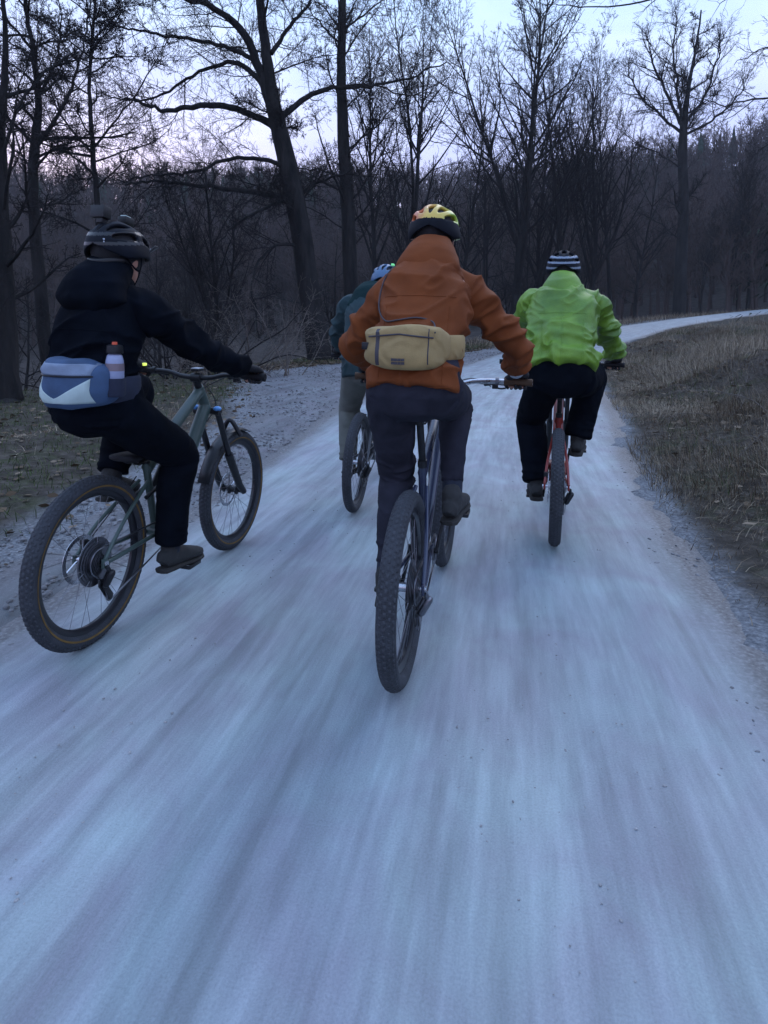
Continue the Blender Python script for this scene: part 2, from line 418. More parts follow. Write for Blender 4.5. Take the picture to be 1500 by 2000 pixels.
def ground_mat():
    m = bpy.data.materials.new("verge_earth"); m.use_nodes = True; nt = m.node_tree; N = nt.nodes; L = nt.links; b = N["Principled BSDF"]
    b.inputs['Roughness'].default_value = .95; b.inputs['Specular IOR Level'].default_value = .08
    tc = N.new("ShaderNodeTexCoord")
    def noise(sc, det=6, dist=0.):
        n = N.new("ShaderNodeTexNoise"); n.inputs['Scale'].default_value = sc; n.inputs['Detail'].default_value = det; n.inputs['Distortion'].default_value = dist; n.inputs['Roughness'].default_value = .65
        L.new(tc.outputs['Object'], n.inputs[0]); return n
    def ramp(src, stops):
        r = N.new("ShaderNodeValToRGB"); L.new(src, r.inputs[0]); e = r.color_ramp.elements
        e[0].position, e[0].color = stops[0][0], (*stops[0][1], 1); e[1].position, e[1].color = stops[-1][0], (*stops[-1][1], 1)
        for p, c in stops[1:-1]: q = e.new(p); q.color = (*c, 1)
        return r
    a = ramp(noise(7, 8, .4).outputs[0], [(.3, (.028, .025, .022)), (.5, (.065, .056, .047)), (.66, (.115, .10, .085)), (.78, (.20, .18, .155))])
    g = ramp(noise(2.4, 5, .8).outputs[0], [(.50, (.0, .0, .0)), (.72, (.7, .7, .7))])
    gc = ramp(noise(30, 4).outputs[0], [(.3, (.030, .045, .018)), (.7, (.085, .10, .045))])
    mx = N.new("ShaderNodeMix"); mx.data_type = 'RGBA'; L.new(g.outputs[0], mx.inputs[0]); L.new(a.outputs[0], mx.inputs[6]); L.new(gc.outputs[0], mx.inputs[7])
    # gravelly next to the road, dark leaf mould in the wood
    at = N.new("ShaderNodeAttribute"); at.attribute_name = "edge"
    gr = ramp(noise(45, 5).outputs[0], [(.3, (.09, .095, .105)), (.5, (.19, .20, .215)), (.72, (.33, .345, .36))])
    mxa = N.new("ShaderNodeMath"); mxa.operation = 'MULTIPLY_ADD'; mxa.inputs[1].default_value = 1.6; mxa.inputs[2].default_value = -.8
    L.new(noise(3.5, 6).outputs[0], mxa.inputs[0])
    ad = N.new("ShaderNodeMath"); ad.operation = 'ADD'; ad.use_clamp = True; L.new(at.outputs['Fac'], ad.inputs[0]); L.new(mxa.outputs[0], ad.inputs[1])
    m2 = N.new("ShaderNodeMath"); m2.operation = 'MULTIPLY'; m2.use_clamp = True; L.new(ad.outputs[0], m2.inputs[0]); L.new(at.outputs['Fac'], m2.inputs[1])
    m3 = N.new("ShaderNodeMath"); m3.operation = 'MULTIPLY'; m3.use_clamp = True; L.new(m2.outputs[0], m3.inputs[0]); m3.inputs[1].default_value = 1.8
    x2 = N.new("ShaderNodeMix"); x2.data_type = 'RGBA'; L.new(m3.outputs[0], x2.inputs[0]); L.new(mx.outputs[2], x2.inputs[6]); L.new(gr.outputs[0], x2.inputs[7])
    aw = N.new("ShaderNodeAttribute"); aw.attribute_name = "wood"
    wd = ramp(noise(1.1, 8, .3).outputs[0], [(.35, (.030, .026, .024)), (.68, (.075, .064, .058))])
    x3 = N.new("ShaderNodeMix"); x3.data_type = 'RGBA'; L.new(aw.outputs['Fac'], x3.inputs[0]); L.new(x2.outputs[2], x3.inputs[6]); L.new(wd.outputs[0], x3.inputs[7])
    L.new(x3.outputs[2], b.inputs['Base Color'])
    bp = N.new("ShaderNodeBump"); bp.inputs['Strength'].default_value = .9; bp.inputs['Distance'].default_value = .03
    L.new(noise(26, 8).outputs[0], bp.inputs['Height']); L.new(bp.outputs[0], b.inputs['Normal'])
    return m

def set_attr(me, name, v):
    a = me.attributes.new(name, 'FLOAT', 'POINT'); a.data.foreach_set("value", np.asarray(v, np.float32))

def build_ground():
    X, Y, Fc = polar_grid(.35, 300, 290, 460)
    z, d, yc, s = H0(X, Y); e = np.abs(d) - hwid(yc)
    z = z + rough(X, Y, d, yc)
    n2 = fbm(np.stack([X * 1.1, Y * 1.1, X * 0], 1), 4, 31)
    # the bed under the road and under the gravelled lay-by is cut a little lower
    z -= .16 * (1 - sstep(-.34, .0, e + .34 * n2 + .10 * fbm(np.stack([X * 6, Y * 6, X * 0], 1), 3, 33)))
    L = -d - hwid(yc); t = turn(yc)
    z -= .10 * (1 - sstep(-.45, .05, L - t + .35 * n2)) * (d < 0) * sstep(-.2, .1, L)
    V = np.stack([X, Y, z], 1)
    V = np.vstack([V, [[0, 0, float(z[:460].mean()) - .05]]])
    me = bpy.data.meshes.new("ground"); c = len(V) - 1
    Fl = [tuple(f) for f in Fc] + [(c, i, (i + 1) % 460) for i in range(460)]
    me = mesh_from("ground", V, Fl)
    ed = np.where(d > 0, .8 - .8 * sstep(.0, .30, e), 1 - sstep(0, .9, L - t)); set_attr(me, "edge", np.append(np.clip(ed, 0, 1), 1))
    r = np.hypot(X, Y); wd = np.maximum(sstep(6.0, 8.5, L + .8 * n2) * (yc < 34) + sstep(1.5, 4, L) * (yc >= 34), sstep(55, 75, r)); set_attr(me, "wood", np.append(wd, 0))
    tag(link("ground", me, ground_mat()), kind='structure')

def gravel_mat(name, cols, streak, s1=5.0, t1=5.0, bump=.5):
    """compacted crushed stone: u runs across the road, v along it, both in metres"""
    m = bpy.data.materials.new(name); m.use_nodes = True; nt = m.node_tree; N = nt.nodes; L = nt.links; b = N["Principled BSDF"]
    b.inputs['Specular IOR Level'].default_value = .5
    uv = N.new("ShaderNodeUVMap")
    def noise(sx, sy, det=5, dist=0.):
        mp = N.new("ShaderNodeMapping"); mp.inputs['Scale'].default_value = (sx, sy, 1); L.new(uv.outputs[0], mp.inputs[0])
        n = N.new("ShaderNodeTexNoise"); n.inputs['Scale'].default_value = 1; n.inputs['Detail'].default_value = det; n.inputs['Distortion'].default_value = dist; n.inputs['Roughness'].default_value = .6
        L.new(mp.outputs[0], n.inputs[0]); return n.outputs[0]
    def ramp(src, stops):
        r = N.new("ShaderNodeValToRGB"); L.new(src, r.inputs[0]); e = r.color_ramp.elements
        e[0].position, e[0].color = stops[0][0], (*stops[0][1], 1); e[1].position, e[1].color = stops[-1][0], (*stops[-1][1], 1)
        for p, c in stops[1:-1]: q = e.new(p); q.color = (*c, 1)
        return r.outputs[0]
    def mix(mode, f, a, c):
        x = N.new("ShaderNodeMix"); x.data_type = 'RGBA'; x.blend_type = mode
        if isinstance(f, float): x.inputs[0].default_value = f
        else: L.new(f, x.inputs[0])
        L.new(a, x.inputs[6]); L.new(c, x.inputs[7]); return x.outputs[2]
    base = ramp(noise(1.6, .35, 6, .3), [(.3, cols[0]), (.7, cols[1])])
    st = ramp(noise(t1 * 1.5, .55, 5, .15), [(.34, (1 - streak,) * 3), (.5, (1., 1., 1.)), (.68, (1 + streak * .8,) * 3)])
    st2 = ramp(noise(t1 * 5, 2.2, 4, .1), [(.3, (1 - streak * .7,) * 3), (.7, (1 + streak * .5,) * 3)])
    gr = ramp(noise(170, 150, 3), [(.28, (.86, .86, .86)), (.5, (1, 1, 1)), (.74, (1.13, 1.13, 1.13))])
    patch = ramp(noise(s1 * .5, s1 * .35, 6, .5), [(.35, (.90, .84, .90)), (.65, (1.04, 1.12, 1.10))])
    c = mix('MULTIPLY', 1.0, base, st); c = mix('MULTIPLY', 1.0, c, st2); c = mix('MULTIPLY', 1.0, c, gr); c = mix('MULTIPLY', 1.0, c, patch)
    at = N.new("ShaderNodeAttribute"); at.attribute_name = "edge"
    ed = N.new("ShaderNodeMath"); ed.operation = 'MULTIPLY_ADD'; ed.inputs[1].default_value = 1.5; ed.inputs[2].default_value = -.78; L.new(noise(4, 2.2, 7, .6), ed.inputs[0])
    e2 = N.new("ShaderNodeMath"); e2.operation = 'ADD'; e2.use_clamp = True; L.new(ed.outputs[0], e2.inputs[0]); L.new(at.outputs['Fac'], e2.inputs[1])
    e3 = N.new("ShaderNodeMath"); e3.operation = 'MULTIPLY'; e3.use_clamp = True; L.new(e2.outputs[0], e3.inputs[0]); L.new(at.outputs['Fac'], e3.inputs[1])
    dirt = ramp(noise(45, 45, 5), [(.3, (.06, .06, .062)), (.52, (.13, .132, .138)), (.74, (.27, .275, .28))])
    c = mix('MIX', e3.outputs[0], c, dirt)
    L.new(c, b.inputs['Base Color'])
    b.inputs['Roughness'].default_value = .55
    h = N.new("ShaderNodeMath"); h.operation = 'MULTIPLY_ADD'; h.inputs[1].default_value = .35; L.new(noise(60, 45, 4), h.inputs[0]); L.new(noise(190, 170, 3), h.inputs[2])
    bp = N.new("ShaderNodeBump"); bp.inputs['Strength'].default_value = bump; bp.inputs['Distance'].default_value = .008
    L.new(h.outputs[0], bp.inputs['Height']); L.new(bp.outputs[0], b.inputs['Normal'])
    return m

def strip(name, sv, tv, zfun, mt):
    """sheet laid along the road: sv = indices along the middle line, tv(y) = lateral offsets"""
    n = len(sv); rows = []; uv = []
    T = [tv(CLi[1]) for CLi in sv]; m = len(T[0])
    P = []
    for (x, y, tx, ty, s), t in zip([(c[0], c[1], c[2], c[3], c[4]) for c in sv], T):
        for q in t:
            P.append((x + ty * q, y - tx * q)); uv.append((q, s))
    P = np.array(P); z = zfun(P[:, 0], P[:, 1], np.array([u[0] for u in uv]), np.repeat([c[1] for c in sv], m))
    V = np.column_stack([P, z])
    i = np.arange(n - 1)[:, None]; j = np.arange(m - 1)[None, :]
    Fc = np.stack([i * m + j, i * m + j + 1, (i + 1) * m + j + 1, (i + 1) * m + j], -1).reshape(-1, 4)
    me = mesh_from(name, V, Fc)
    q_ = np.array([u[0] for u in uv]); yy = np.repeat([c[1] for c in sv], m); set_attr(me, 'edge', np.clip(sstep(.74, 1.03, np.abs(q_) / hwid(yy)) * 1.25, 0, 1.25) if name == 'gravel_road' else sstep(-.7, .2, -q_ - hwid(yy) - turn(yy)))
    ul = me.uv_layers.new(name="UVMap"); uv = np.array(uv, np.float32)
    ul.data.foreach_set("uv", uv[Fc.ravel()].ravel())
    return tag(link(name, me, mt), kind='structure')

def stations(y0, y1, step):
    i0 = np.searchsorted(CL[:, 1], y0); i1 = np.searchsorted(CL[:, 1], y1); s0, s1 = CLS[i0], CLS[min(i1, len(CLS) - 1)]
    out = []; s = s0
    while s < s1:
        x = np.interp(s, CLS, CL[:, 0]); y = np.interp(s, CLS, CL[:, 1]); tx = np.interp(s, CLS, CLT[:, 0]); ty = np.interp(s, CLS, CLT[:, 1])
        out.append((x, y, tx, ty, s)); s += step(max(y, .5))
    return out

def build_roads():
    def zr(X, Y, q, yc):
        hw = hwid(yc); P = np.stack([X, Y, X * 0], 1)
        crown = .018 * (1 - (q / hw) ** 2)
        rut = -.012 * np.exp(-((np.abs(q) - .72) / .22) ** 2)
        e = np.abs(q) / hw
        return prof(yc) + crown + rut + .012 * fbm(P * 1.6, 3, 71) + .004 * fbm(P * 9, 2, 72) - .10 * sstep(1.0, 1.12, e)
    st = stations(-12, 88, lambda y: .05 + .012 * y)
    strip("gravel_road", st, lambda y: np.linspace(-1.14, 1.14, 61) * hwid(y), zr,
          gravel_mat("road_gravel", ((.240, .280, .308), (.345, .378, .396)), .23, 5, 5, .35))
    def zs(X, Y, q, yc):
        z, d, y2, s = H0(X, Y); P = np.stack([X, Y, X * 0], 1)
        L = -q - hwid(yc); t = turn(yc)
        return z - .005 + .03 * fbm(P * 1.2, 3, 75) + .014 * fbm(P * 7, 3, 76) - .05 * sstep(-.1, .5, L - t) - .05 * (1 - sstep(-.1, .25, L))
    st = stations(-12, 45, lambda y: .06 + .014 * y)
    strip("gravel_layby", st, lambda y: -hwid(y) + .12 - np.linspace(0, 1, 34) * (turn(y) + .75), zs,
          gravel_mat("layby_gravel", ((.10, .108, .125), (.18, .19, .205)), .32, 6, 3, .9))
build_ground(); build_roads()

# ------------------------------------------------------------------ loose stones, grass, leaves
def scatter_mesh(name, base_V, base_F, pos, rotm, scl, mt, attr=None):
    n = len(pos); k = len(base_V)
    V = np.einsum('nij,kj->nki', rotm, base_V) * scl[:, None, :] if scl.ndim == 2 else np.einsum('nij,kj->nki', rotm, base_V) * scl[:, None, None]
    V = (V + pos[:, None, :]).reshape(-1, 3)
    Fc = (base_F[None] + (np.arange(n) * k)[:, None, None]).reshape(-1, base_F.shape[1])
    o = link(name, mesh_from(name, V, Fc, False), mt); return tag(o, kind='stuff')

def rotz(a):
    n = len(a); R = np.zeros((n, 3, 3)); R[:, 0, 0] = np.cos(a); R[:, 0, 1] = -np.sin(a); R[:, 1, 0] = np.sin(a); R[:, 1, 1] = np.cos(a); R[:, 2, 2] = 1; return R
def at_road(s, q):
    x = np.interp(s, CLS, CL[:, 0]); y = np.interp(s, CLS, CL[:, 1]); tx = np.interp(s, CLS, CLT[:, 0]); ty = np.interp(s, CLS, CLT[:, 1])
    return x + ty * q, y - tx * q, y
S0 = float(np.interp(1.0, CL[:, 1], CLS)) - 1.0
rg = np.random.default_rng(7)

def stones():
    bm = bmesh.new(); bmesh.ops.create_icosphere(bm, subdivisions=1, radius=1)
    bV = np.array([v.co[:] for v in bm.verts]); bF = np.array([[v.index for v in f.verts] for f in bm.faces]); bm.free()
    bV = bV * (1 + .22 * (rg.random(len(bV)) - .5))[:, None] * [1, .78, .55]
    def go(n, s, q, size, name, mt, label):
        x, y, yc = at_road(s, q); dd = np.hypot(x, y)
        z, d, y2, _ = H0(x, y); hw = hwid(y2); on = np.abs(q) < hw
        zz = np.where(on, prof(y2) + .018 * (1 - (q / hw) ** 2) - .004, z + .004)
        a = rg.random(n) * 6.28
        R = rotz(a); sc = size[:, None] * (.7 + .6 * rg.random((n, 3)))
        o = scatter_mesh(name, bV, bF, np.stack([x, y, zz], 1), R, sc, mt); tag(o, label, 'gravel'); return o
    n = 7500
    s = S0 + rg.random(n) ** 1.5 * 30; hw = hwid(at_road(s, 0 * s)[2]); t = turn(at_road(s, 0 * s)[2])
    q = -(hw - .15 + rg.random(n) * (t + .5))
    go(n, s, q, .006 + .016 * rg.random(n) ** 2 * (1 + .05 * (s - S0)), "loose_gravel", mat("stone_grey", (.14, .14, .15), .9, .5, 1.5, .3, 40, col2=(.30, .30, .31)), "loose grey stones strewn over the lay-by left of the road")
    n = 700
    s = S0 + 1 + rg.random(n) ** 1.1 * 22; hw = hwid(at_road(s, 0 * s)[2])
    q = hw - .28 + np.abs(rg.normal(0, .22, n))
    go(n, s, q, .005 + .014 * rg.random(n) ** 2, "roadside_gravel", bpy.data.materials["stone_grey"], "loose stones gathered along the right edge of the road")
    n = 2200
    s = S0 - .3 + rg.random(n) ** 1.6 * 9; hw = hwid(at_road(s, 0 * s)[2]); q = (rg.random(n) * 2 - 1) * hw * .97
    go(n, s, q, .002 + .004 * rg.random(n) ** 2.5, "road_grit", mat("grit", (.27, .27, .28), .85, .35, 2, .2, 40, col2=(.42, .42, .42)), "fine pale grit lying on the road surface")
stones()

def blades(name, s, q, h, lean, w, mt, label, cat, zoff=0.0, flow=0.0):
    n = len(s); x, y, yc = at_road(s, q); z = Hg(x, y) + zoff
    a = rg.random(n) * 2 * pi
    if flow: fl = 9 * vnoise(np.stack([x * .5, y * .5, x * 0], 1), 55) + .8; a = np.where(rg.random(n) < flow, fl + rg.normal(0, .55, n), a)
    b = a + rg.normal(0, .6, n)
    dx, dy = np.cos(a), np.sin(a); px, py = -np.sin(b), np.cos(b)
    W = w * (.6 + .8 * rg.random(n)); ln = lean * (.3 + rg.random(n))
    V = np.zeros((n, 5, 3))
    for i, (f, ww) in enumerate(((0, 1), (0, -1), (.55, .7), (.55, -.7), (1, 0))):
        hz = h * f * (1 - .25 * f * ln); off = h * ln * f ** 1.8
        V[:, i, 0] = x + dx * off + px * W * ww; V[:, i, 1] = y + dy * off + py * W * ww; V[:, i, 2] = z + hz * np.clip(1 - ln * .55, .12, 1)
    Fc = (np.array([[0, 1, 3], [0, 3, 2], [2, 3, 4]])[None] + (np.arange(n) * 5)[:, None, None]).reshape(-1, 3)
    o = link(name, mesh_from(name, V.reshape(-1, 3), Fc, False), mt)
    return tag(o, label, cat, kind='stuff')

def grassmat(name, c1, c2, c3):
    m = bpy.data.materials.new(name); m.use_nodes = True; nt = m.node_tree; N = nt.nodes; L = nt.links; b = N["Principled BSDF"]
    b.inputs['Roughness'].default_value = .8; b.inputs['Specular IOR Level'].default_value = .12
    g = N.new("ShaderNodeNewGeometry"); r = N.new("ShaderNodeValToRGB"); L.new(g.outputs['Random Per Island'], r.inputs[0])
    e = r.color_ramp.elements; e[0].color = (*c1, 1); e[1].color = (*c3, 1); k = e.new(.5); k.color = (*c2, 1)
    L.new(r.outputs[0], b.inputs['Base Color']); return m
M['dry'] = grassmat("dry_grass_blades", (.05, .038, .027), (.17, .128, .088), (.43, .36, .26))
M['green_g'] = grassmat("green_grass_blades", (.020, .036, .012), (.052, .078, .026), (.11, .12, .055))
M['leaf'] = grassmat("fallen_leaves", (.05, .036, .026), (.12, .085, .055), (.23, .18, .13))

def cover():
    # right bank: matted dead grass, thinner towards the road
    n = 190000
    s = S0 - 1.5 + rg.random(n) ** 2.1 * 52; q0 = rg.random(n) ** 1.35 * 9.5
    hw = hwid(at_road(s, 0 * s)[2]); nn = fbm(np.stack([s * .7, q0 * .9, s * 0], 1), 3, 91)
    keep = (q0 + .5 * nn > .04) & (rg.random(n) < sstep(-.25, .45, q0 + .6 * nn))
    s, q0, hw, nn = s[keep], q0[keep], hw[keep], nn[keep]; n = len(s); sc = 1 + .03 * (s - S0)
    h = (.06 + .42 * rg.random(n) ** 1.6 * sstep(0, 1.6, q0)) * np.clip(1 + 2.2 * nn, .25, 2.2) * sc * np.interp(s - S0, [0, 14, 34], [1, .9, .5])
    blades("dry_grass", s, hw + q0, h, .35 + 1.2 * rg.random(n), .0021 * sc, M['dry'], "matted dry brown grass covering the bank right of the road", "grass", -.02, .8)
    n = 42000
    s = S0 - .6 + rg.random(n) ** 1.7 * 24; q0 = rg.random(n) ** .8 * 2.0; nn = fbm(np.stack([s * 1.6, q0 * 1.6, s * 0], 1), 3, 92)
    k = rg.random(n) < sstep(-.15, .5, q0 + .7 * nn); s, q0 = s[k], q0[k]; n = len(s); sc = 1 + .03 * (s - S0)
    blades("short_dry_grass", s, hwid(at_road(s, 0 * s)[2]) - .05 + q0, (.03 + .13 * rg.random(n) ** 1.5) * sc, .5 + 1.2 * rg.random(n), .0020 * sc, M['dry'], "short thin dry grass creeping in over the right edge of the road", "grass", -.01, .6)
    n = 16000
    s = S0 + rg.random(n) ** 1.3 * 45; q0 = .5 + rg.random(n) * 7
    nn = fbm(np.stack([s * .45, q0 * .6, s * 0], 1), 3, 95); k = nn > .10; s, q0 = s[k], q0[k]; n = len(s); sc = 1 + .03 * (s - S0)
    blades("green_grass", s, hwid(at_road(s, 0 * s)[2]) + q0, (.06 + .16 * rg.random(n)) * sc, .4 + .5 * rg.random(n), .003 * sc, M['green_g'], "dull green grass tufts among the dry grass of the right bank", "grass", -.01)
    # left verge
    n = 60000
    s = S0 - 1 + rg.random(n) ** 1.7 * 36; ym = at_road(s, 0 * s)[2]; q0 = turn(ym) + rg.random(n) * 7.5
    nn = fbm(np.stack([s * .5, q0 * .7, s * 0], 1), 3, 97); k = rg.random(n) < sstep(-.1, .9, q0 - turn(ym) + .8 * nn); s, q0, ym, nn = s[k], q0[k], ym[k], nn[k]; n = len(s); sc = 1 + .035 * (s - S0)
    g = nn > -.12
    blades("verge_grass", s[g], -(hwid(ym[g]) + q0[g]), (.04 + .10 * rg.random(g.sum())) * sc[g], .5 + .6 * rg.random(g.sum()), .003 * sc[g], M['green_g'], "short dull green grass on the verge left of the lay-by", "grass", -.01)
    g = ~g
    blades("verge_dead_grass", s[g], -(hwid(ym[g]) + q0[g]), (.05 + .14 * rg.random(g.sum())) * sc[g], 1.0 + .8 * rg.random(g.sum()), .0028 * sc[g], M['dry'], "flattened pale dead grass on the verge left of the lay-by", "grass", -.01)
    # far side of the bend
    n = 9000
    s = float(np.interp(30, CL[:, 1], CLS)) + rg.random(n) * 75; ym = at_road(s, 0 * s)[2]; q0 = rg.random(n) ** 1.4 * 4
    blades("bend_grass", s, -(hwid(ym) + q0 + .3), .25 + .5 * rg.random(n), .4 + .6 * rg.random(n), .012 + .0 * s, M['dry'], "tall dry grass along the outer edge of the far bend", "grass", -.03)
    # fallen leaves
    n = 9000
    s = S0 + rg.random(n) ** 1.1 * 38; ym = at_road(s, 0 * s)[2]; L = rg.random(n) < .62
    q = np.where(L, -(hwid(ym) + turn(ym) + rg.random(n) ** 1.0 * 6.5), hwid(ym) + .35 + rg.random(n) * 6)
    x, y, _ = at_road(s, q); z = Hg(x, y) + .012 + .03 * rg.random(n) * (~L)
    a = rg.random(n) * 6.28; R = rotz(a); tl = rg.normal(0, .5, n); Rx = np.zeros((n, 3, 3)); Rx[:, 0, 0] = 1; Rx[:, 1, 1] = np.cos(tl); Rx[:, 1, 2] = -np.sin(tl); Rx[:, 2, 1] = np.sin(tl); Rx[:, 2, 2] = np.cos(tl)
    bV = np.array([[-1, 0, 0], [-.3, .5, .15], [.5, .42, .1], [1.1, 0, .25], [.5, -.42, .1], [-.3, -.5, .15]], float); bF = np.array([[0, 5, 4, 1], [1, 4, 3, 2]])
    sc = (.018 + .02 * rg.random(n)) * (1 + .05 * (s - S0))
    o = scatter_mesh("fallen_leaves", bV, bF, np.stack([x, y, z], 1), R @ Rx, sc, M['leaf']); tag(o, "curled brown fallen leaves lying on both verges", "leaves")
    n = 9000
    y_ = 15.5 + 16 * rg.random(n); s = np.interp(y_, CL[:, 1], CLS); q = -(hwid(y_) + turn(y_) + .1 + rg.random(n) * 2.6)
    x, y, _ = at_road(s, q); z = Hg(x, y) + .012; a = rg.random(n) * 6.28; R = rotz(a)
    tl = rg.normal(0, .6, n); Rx = np.zeros((n, 3, 3)); Rx[:, 0, 0] = 1; Rx[:, 1, 1] = np.cos(tl); Rx[:, 1, 2] = -np.sin(tl); Rx[:, 2, 1] = np.sin(tl); Rx[:, 2, 2] = np.cos(tl)
    sc = .03 + .05 * rg.random(n)
    o = scatter_mesh("leaf_litter", bV, bF, np.stack([x, y, z], 1), R @ Rx, sc, M['leaf']); tag(o, "thick band of pale leaf litter along the far edge of the lay-by", "leaves")
cover()
# ------------------------------------------------------------------ trees
class Paths:
    def __init__(s): s.P = []; s.R = []; s.L = []
    def add(s, P, R, l): s.P.append(P); s.R.append(R); s.L.append(l)

def tubes(paths, radii, sides):
    """all paths (same number of points) as one block of tapered tubes"""
    P = np.stack(paths); R = np.stack(radii); n, m, _ = P.shape
    T = np.empty_like(P); T[:, 1:-1] = P[:, 2:] - P[:, :-2]; T[:, 0] = P[:, 1] - P[:, 0]; T[:, -1] = P[:, -1] - P[:, -2]
    T /= np.linalg.norm(T, axis=2)[..., None] + 1e-9
    ref = np.where((np.abs(T[:, :1, 2:3]) < .85), np.array([0, 0, 1.]), np.array([1., 0, 0]))
    U = ref - T * (ref * T).sum(2)[..., None]; U /= np.linalg.norm(U, axis=2)[..., None] + 1e-9; W = np.cross(T, U)
    th = np.linspace(0, 2 * pi, sides, endpoint=False)
    V = P[:, :, None] + R[:, :, None, None] * (U[:, :, None] * np.cos(th)[None, None, :, None] + W[:, :, None] * np.sin(th)[None, None, :, None])
    i = np.arange(n)[:, None, None]; a = np.arange(m - 1)[None, :, None]; b = np.arange(sides)[None, None, :]; b2 = (b + 1) % sides
    o = (i * m + a) * sides
    return V.reshape(-1, 3), np.stack([o + b, o + b2, o + sides + b2, o + sides + b], -1).reshape(-1, 4)

def paths_mesh(name, items, sides_of):
    Vs = []; Fs = []; off = 0; g = {}
    for P, R, l in items: g.setdefault((len(P), sides_of(l)), []).append((P, R))
    for (m, sd), it in g.items():
        V, Fc = tubes([a for a, b in it], [b for a, b in it], sd); Vs.append(V); Fs.append(Fc + off); off += len(V)
    return mesh_from(name, np.vstack(Vs), np.vstack(Fs))

def branch(rng, p, d, L, r, n, wander, trop, taper=.15):
    P = np.empty((n + 1, 3)); P[0] = p; st = L / n
    for i in range(n):
        d = d + rng.normal(0, wander, 3) + trop; d = d / np.linalg.norm(d); P[i + 1] = P[i] + d * st
    return P, r * np.linspace(1, taper, n + 1)

def spawn(rng, out, P, R, L, lev, prm):
    """children along a branch, recursively"""
    if lev > prm['levels']: return
    k = prm['kids'][lev - 1]; n = int(k * (.75 + .5 * rng.random())); t0 = prm['start'][lev - 1]
    ts = np.sort(t0 + (1 - t0) * rng.random(n)); m = len(P) - 1; ph = rng.random() * 6.28
    for t in ts:
        i = min(int(t * m), m - 1); f = t * m - i; p = P[i] * (1 - f) + P[i + 1] * f
        ax = nrm(P[i + 1] - P[i]); a = np.cross(ax, rng.normal(size=3)); ph += 2.4
        u = nrm(np.cross(ax, A(0.3, 0.2, 1.0) if abs(ax[2]) < .9 else A(1, .1, 0))); v = np.cross(ax, u); side = u * cos(ph) + v * sin(ph)
        ang = radians(prm['ang'][lev - 1] * (.75 + .5 * rng.random())); d = ax * cos(ang) + side * sin(ang)
        l = L * prm['len'][lev - 1] * (1.05 - .62 * t) * (.65 + .7 * rng.random())
        rr = min((R[i] * (1 - f) + R[i + 1] * f) * .62, prm['rmax'][lev - 1] * (.6 + .6 * rng.random()) * (L_SCALE(prm)))
        rr = max(rr, prm['rmin'])
        ns = prm['seg'][lev - 1]
        Q, S = branch(rng, p, d, l, rr, ns, prm['wander'][lev - 1], np.array([0, 0, prm['trop'][lev - 1]]), .25)
        S = np.maximum(S, prm['rmin']); out.append((Q, S, lev))
        spawn(rng, out, Q, S, l, lev + 1, prm)
def L_SCALE(prm): return prm['H'] / 16.0

UP = dict(H=17., levels=4, kids=[38, 10, 7, 4], start=[.22, .15, .15, .15], ang=[38, 38, 40, 40], len=[.34, .42, .42, .5], rmax=[.065, .026, .012, .008], rmin=.0065,
          seg=[7, 5, 3, 2], wander=[.09, .12, .14, .15], trop=[.09, .07, .04, .02])
SP = dict(UP, kids=[20, 10, 8, 4], ang=[66, 48, 45, 45], len=[.46, .45, .42, .5], rmax=[.13, .035, .012, .006], trop=[.03, .03, .0, .0], wander=[.17, .19, .2, .2], start=[.2, .12, .1, .1])

def tree_meshes(seed, prm, trunk_r, lean=.02, fork=0, name="tree", limbs=None, trunk=None, extra=0):
    rng = np.random.default_rng(seed); H = prm['H']; out = []
    if trunk is None:
        P, R = branch(rng, A(0, 0, -.4), nrm(A(rng.normal(0, lean), rng.normal(0, lean), 1)), H + .4, trunk_r, 16, .035, A(0, 0, .03), .07)
    else:
        P = crom(trunk, 4); R = np.interp(np.linspace(0, 1, len(P)), np.linspace(0, 1, len(trunk)), limbs[0]) if limbs else trunk_r * np.linspace(1, .2, len(P))
    R = R.copy(); R[0] *= 1.35; R[1] *= 1.08
    tr = [(P, R, 0)]; spawn(rng, out, P, R, H, 1, prm)
    for k in range(fork):
        i = int(len(P) * (.12 + .25 * rng.random())); a = rng.random() * 6.28; d = nrm(A(cos(a) * .32, sin(a) * .32, 1))
        Q, S = branch(rng, P[i], d, H * (.6 + .25 * rng.random()), R[i] * .7, 14, .05, A(0, 0, .04), .08)
        tr.append((Q, S, 0)); spawn(rng, out, Q, S, H * .75, 1, dict(prm, kids=[int(prm['kids'][0] * .6)] + prm['kids'][1:]))
    return tr, out

def make_tree_mesh(name, tr, out):
    sides = lambda l: (10, 6, 4, 3, 3)[min(l, 4)]
    big = [o for o in out if o[2] <= 1]; small = [o for o in out if o[2] > 1]
    return paths_mesh(name + "_trunk", tr + big, sides), paths_mesh(name + "_crown", small, sides)

def plant(name, mt, mc, loc, rz, sc, label, cat='tree', group=None, bk='bark_dark', tw='twig'):
    e = empty(name, label, cat, group, loc); e.rotation_euler = (0, 0, rz); e.scale = (sc,) * 3
    for nm, me, m_ in (('trunk', mt, bk), ('crown', mc, tw)):
        if not len(me.materials): me.materials.append(M[m_])
        o = bpy.data.objects.new(nm, me); COL.objects.link(o); o.parent = e
    return e

def at(px, py, z):
    """point seen at that spot of the photograph, z metres along the view axis"""
    X = (px - 750) / F * z; v = -(py - CY) / F * z
    return A(X, z * cos(PITCH) + v * sin(PITCH), EYE + v * cos(PITCH) - z * sin(PITCH))
def gz(x, y): return float(Hg([x], [y])[0])
def footing(px, z):
    """where the ground lies at distance z in the direction of column px"""
    x = (px - 750) / F * z; return x, z, gz(x, z) - .1

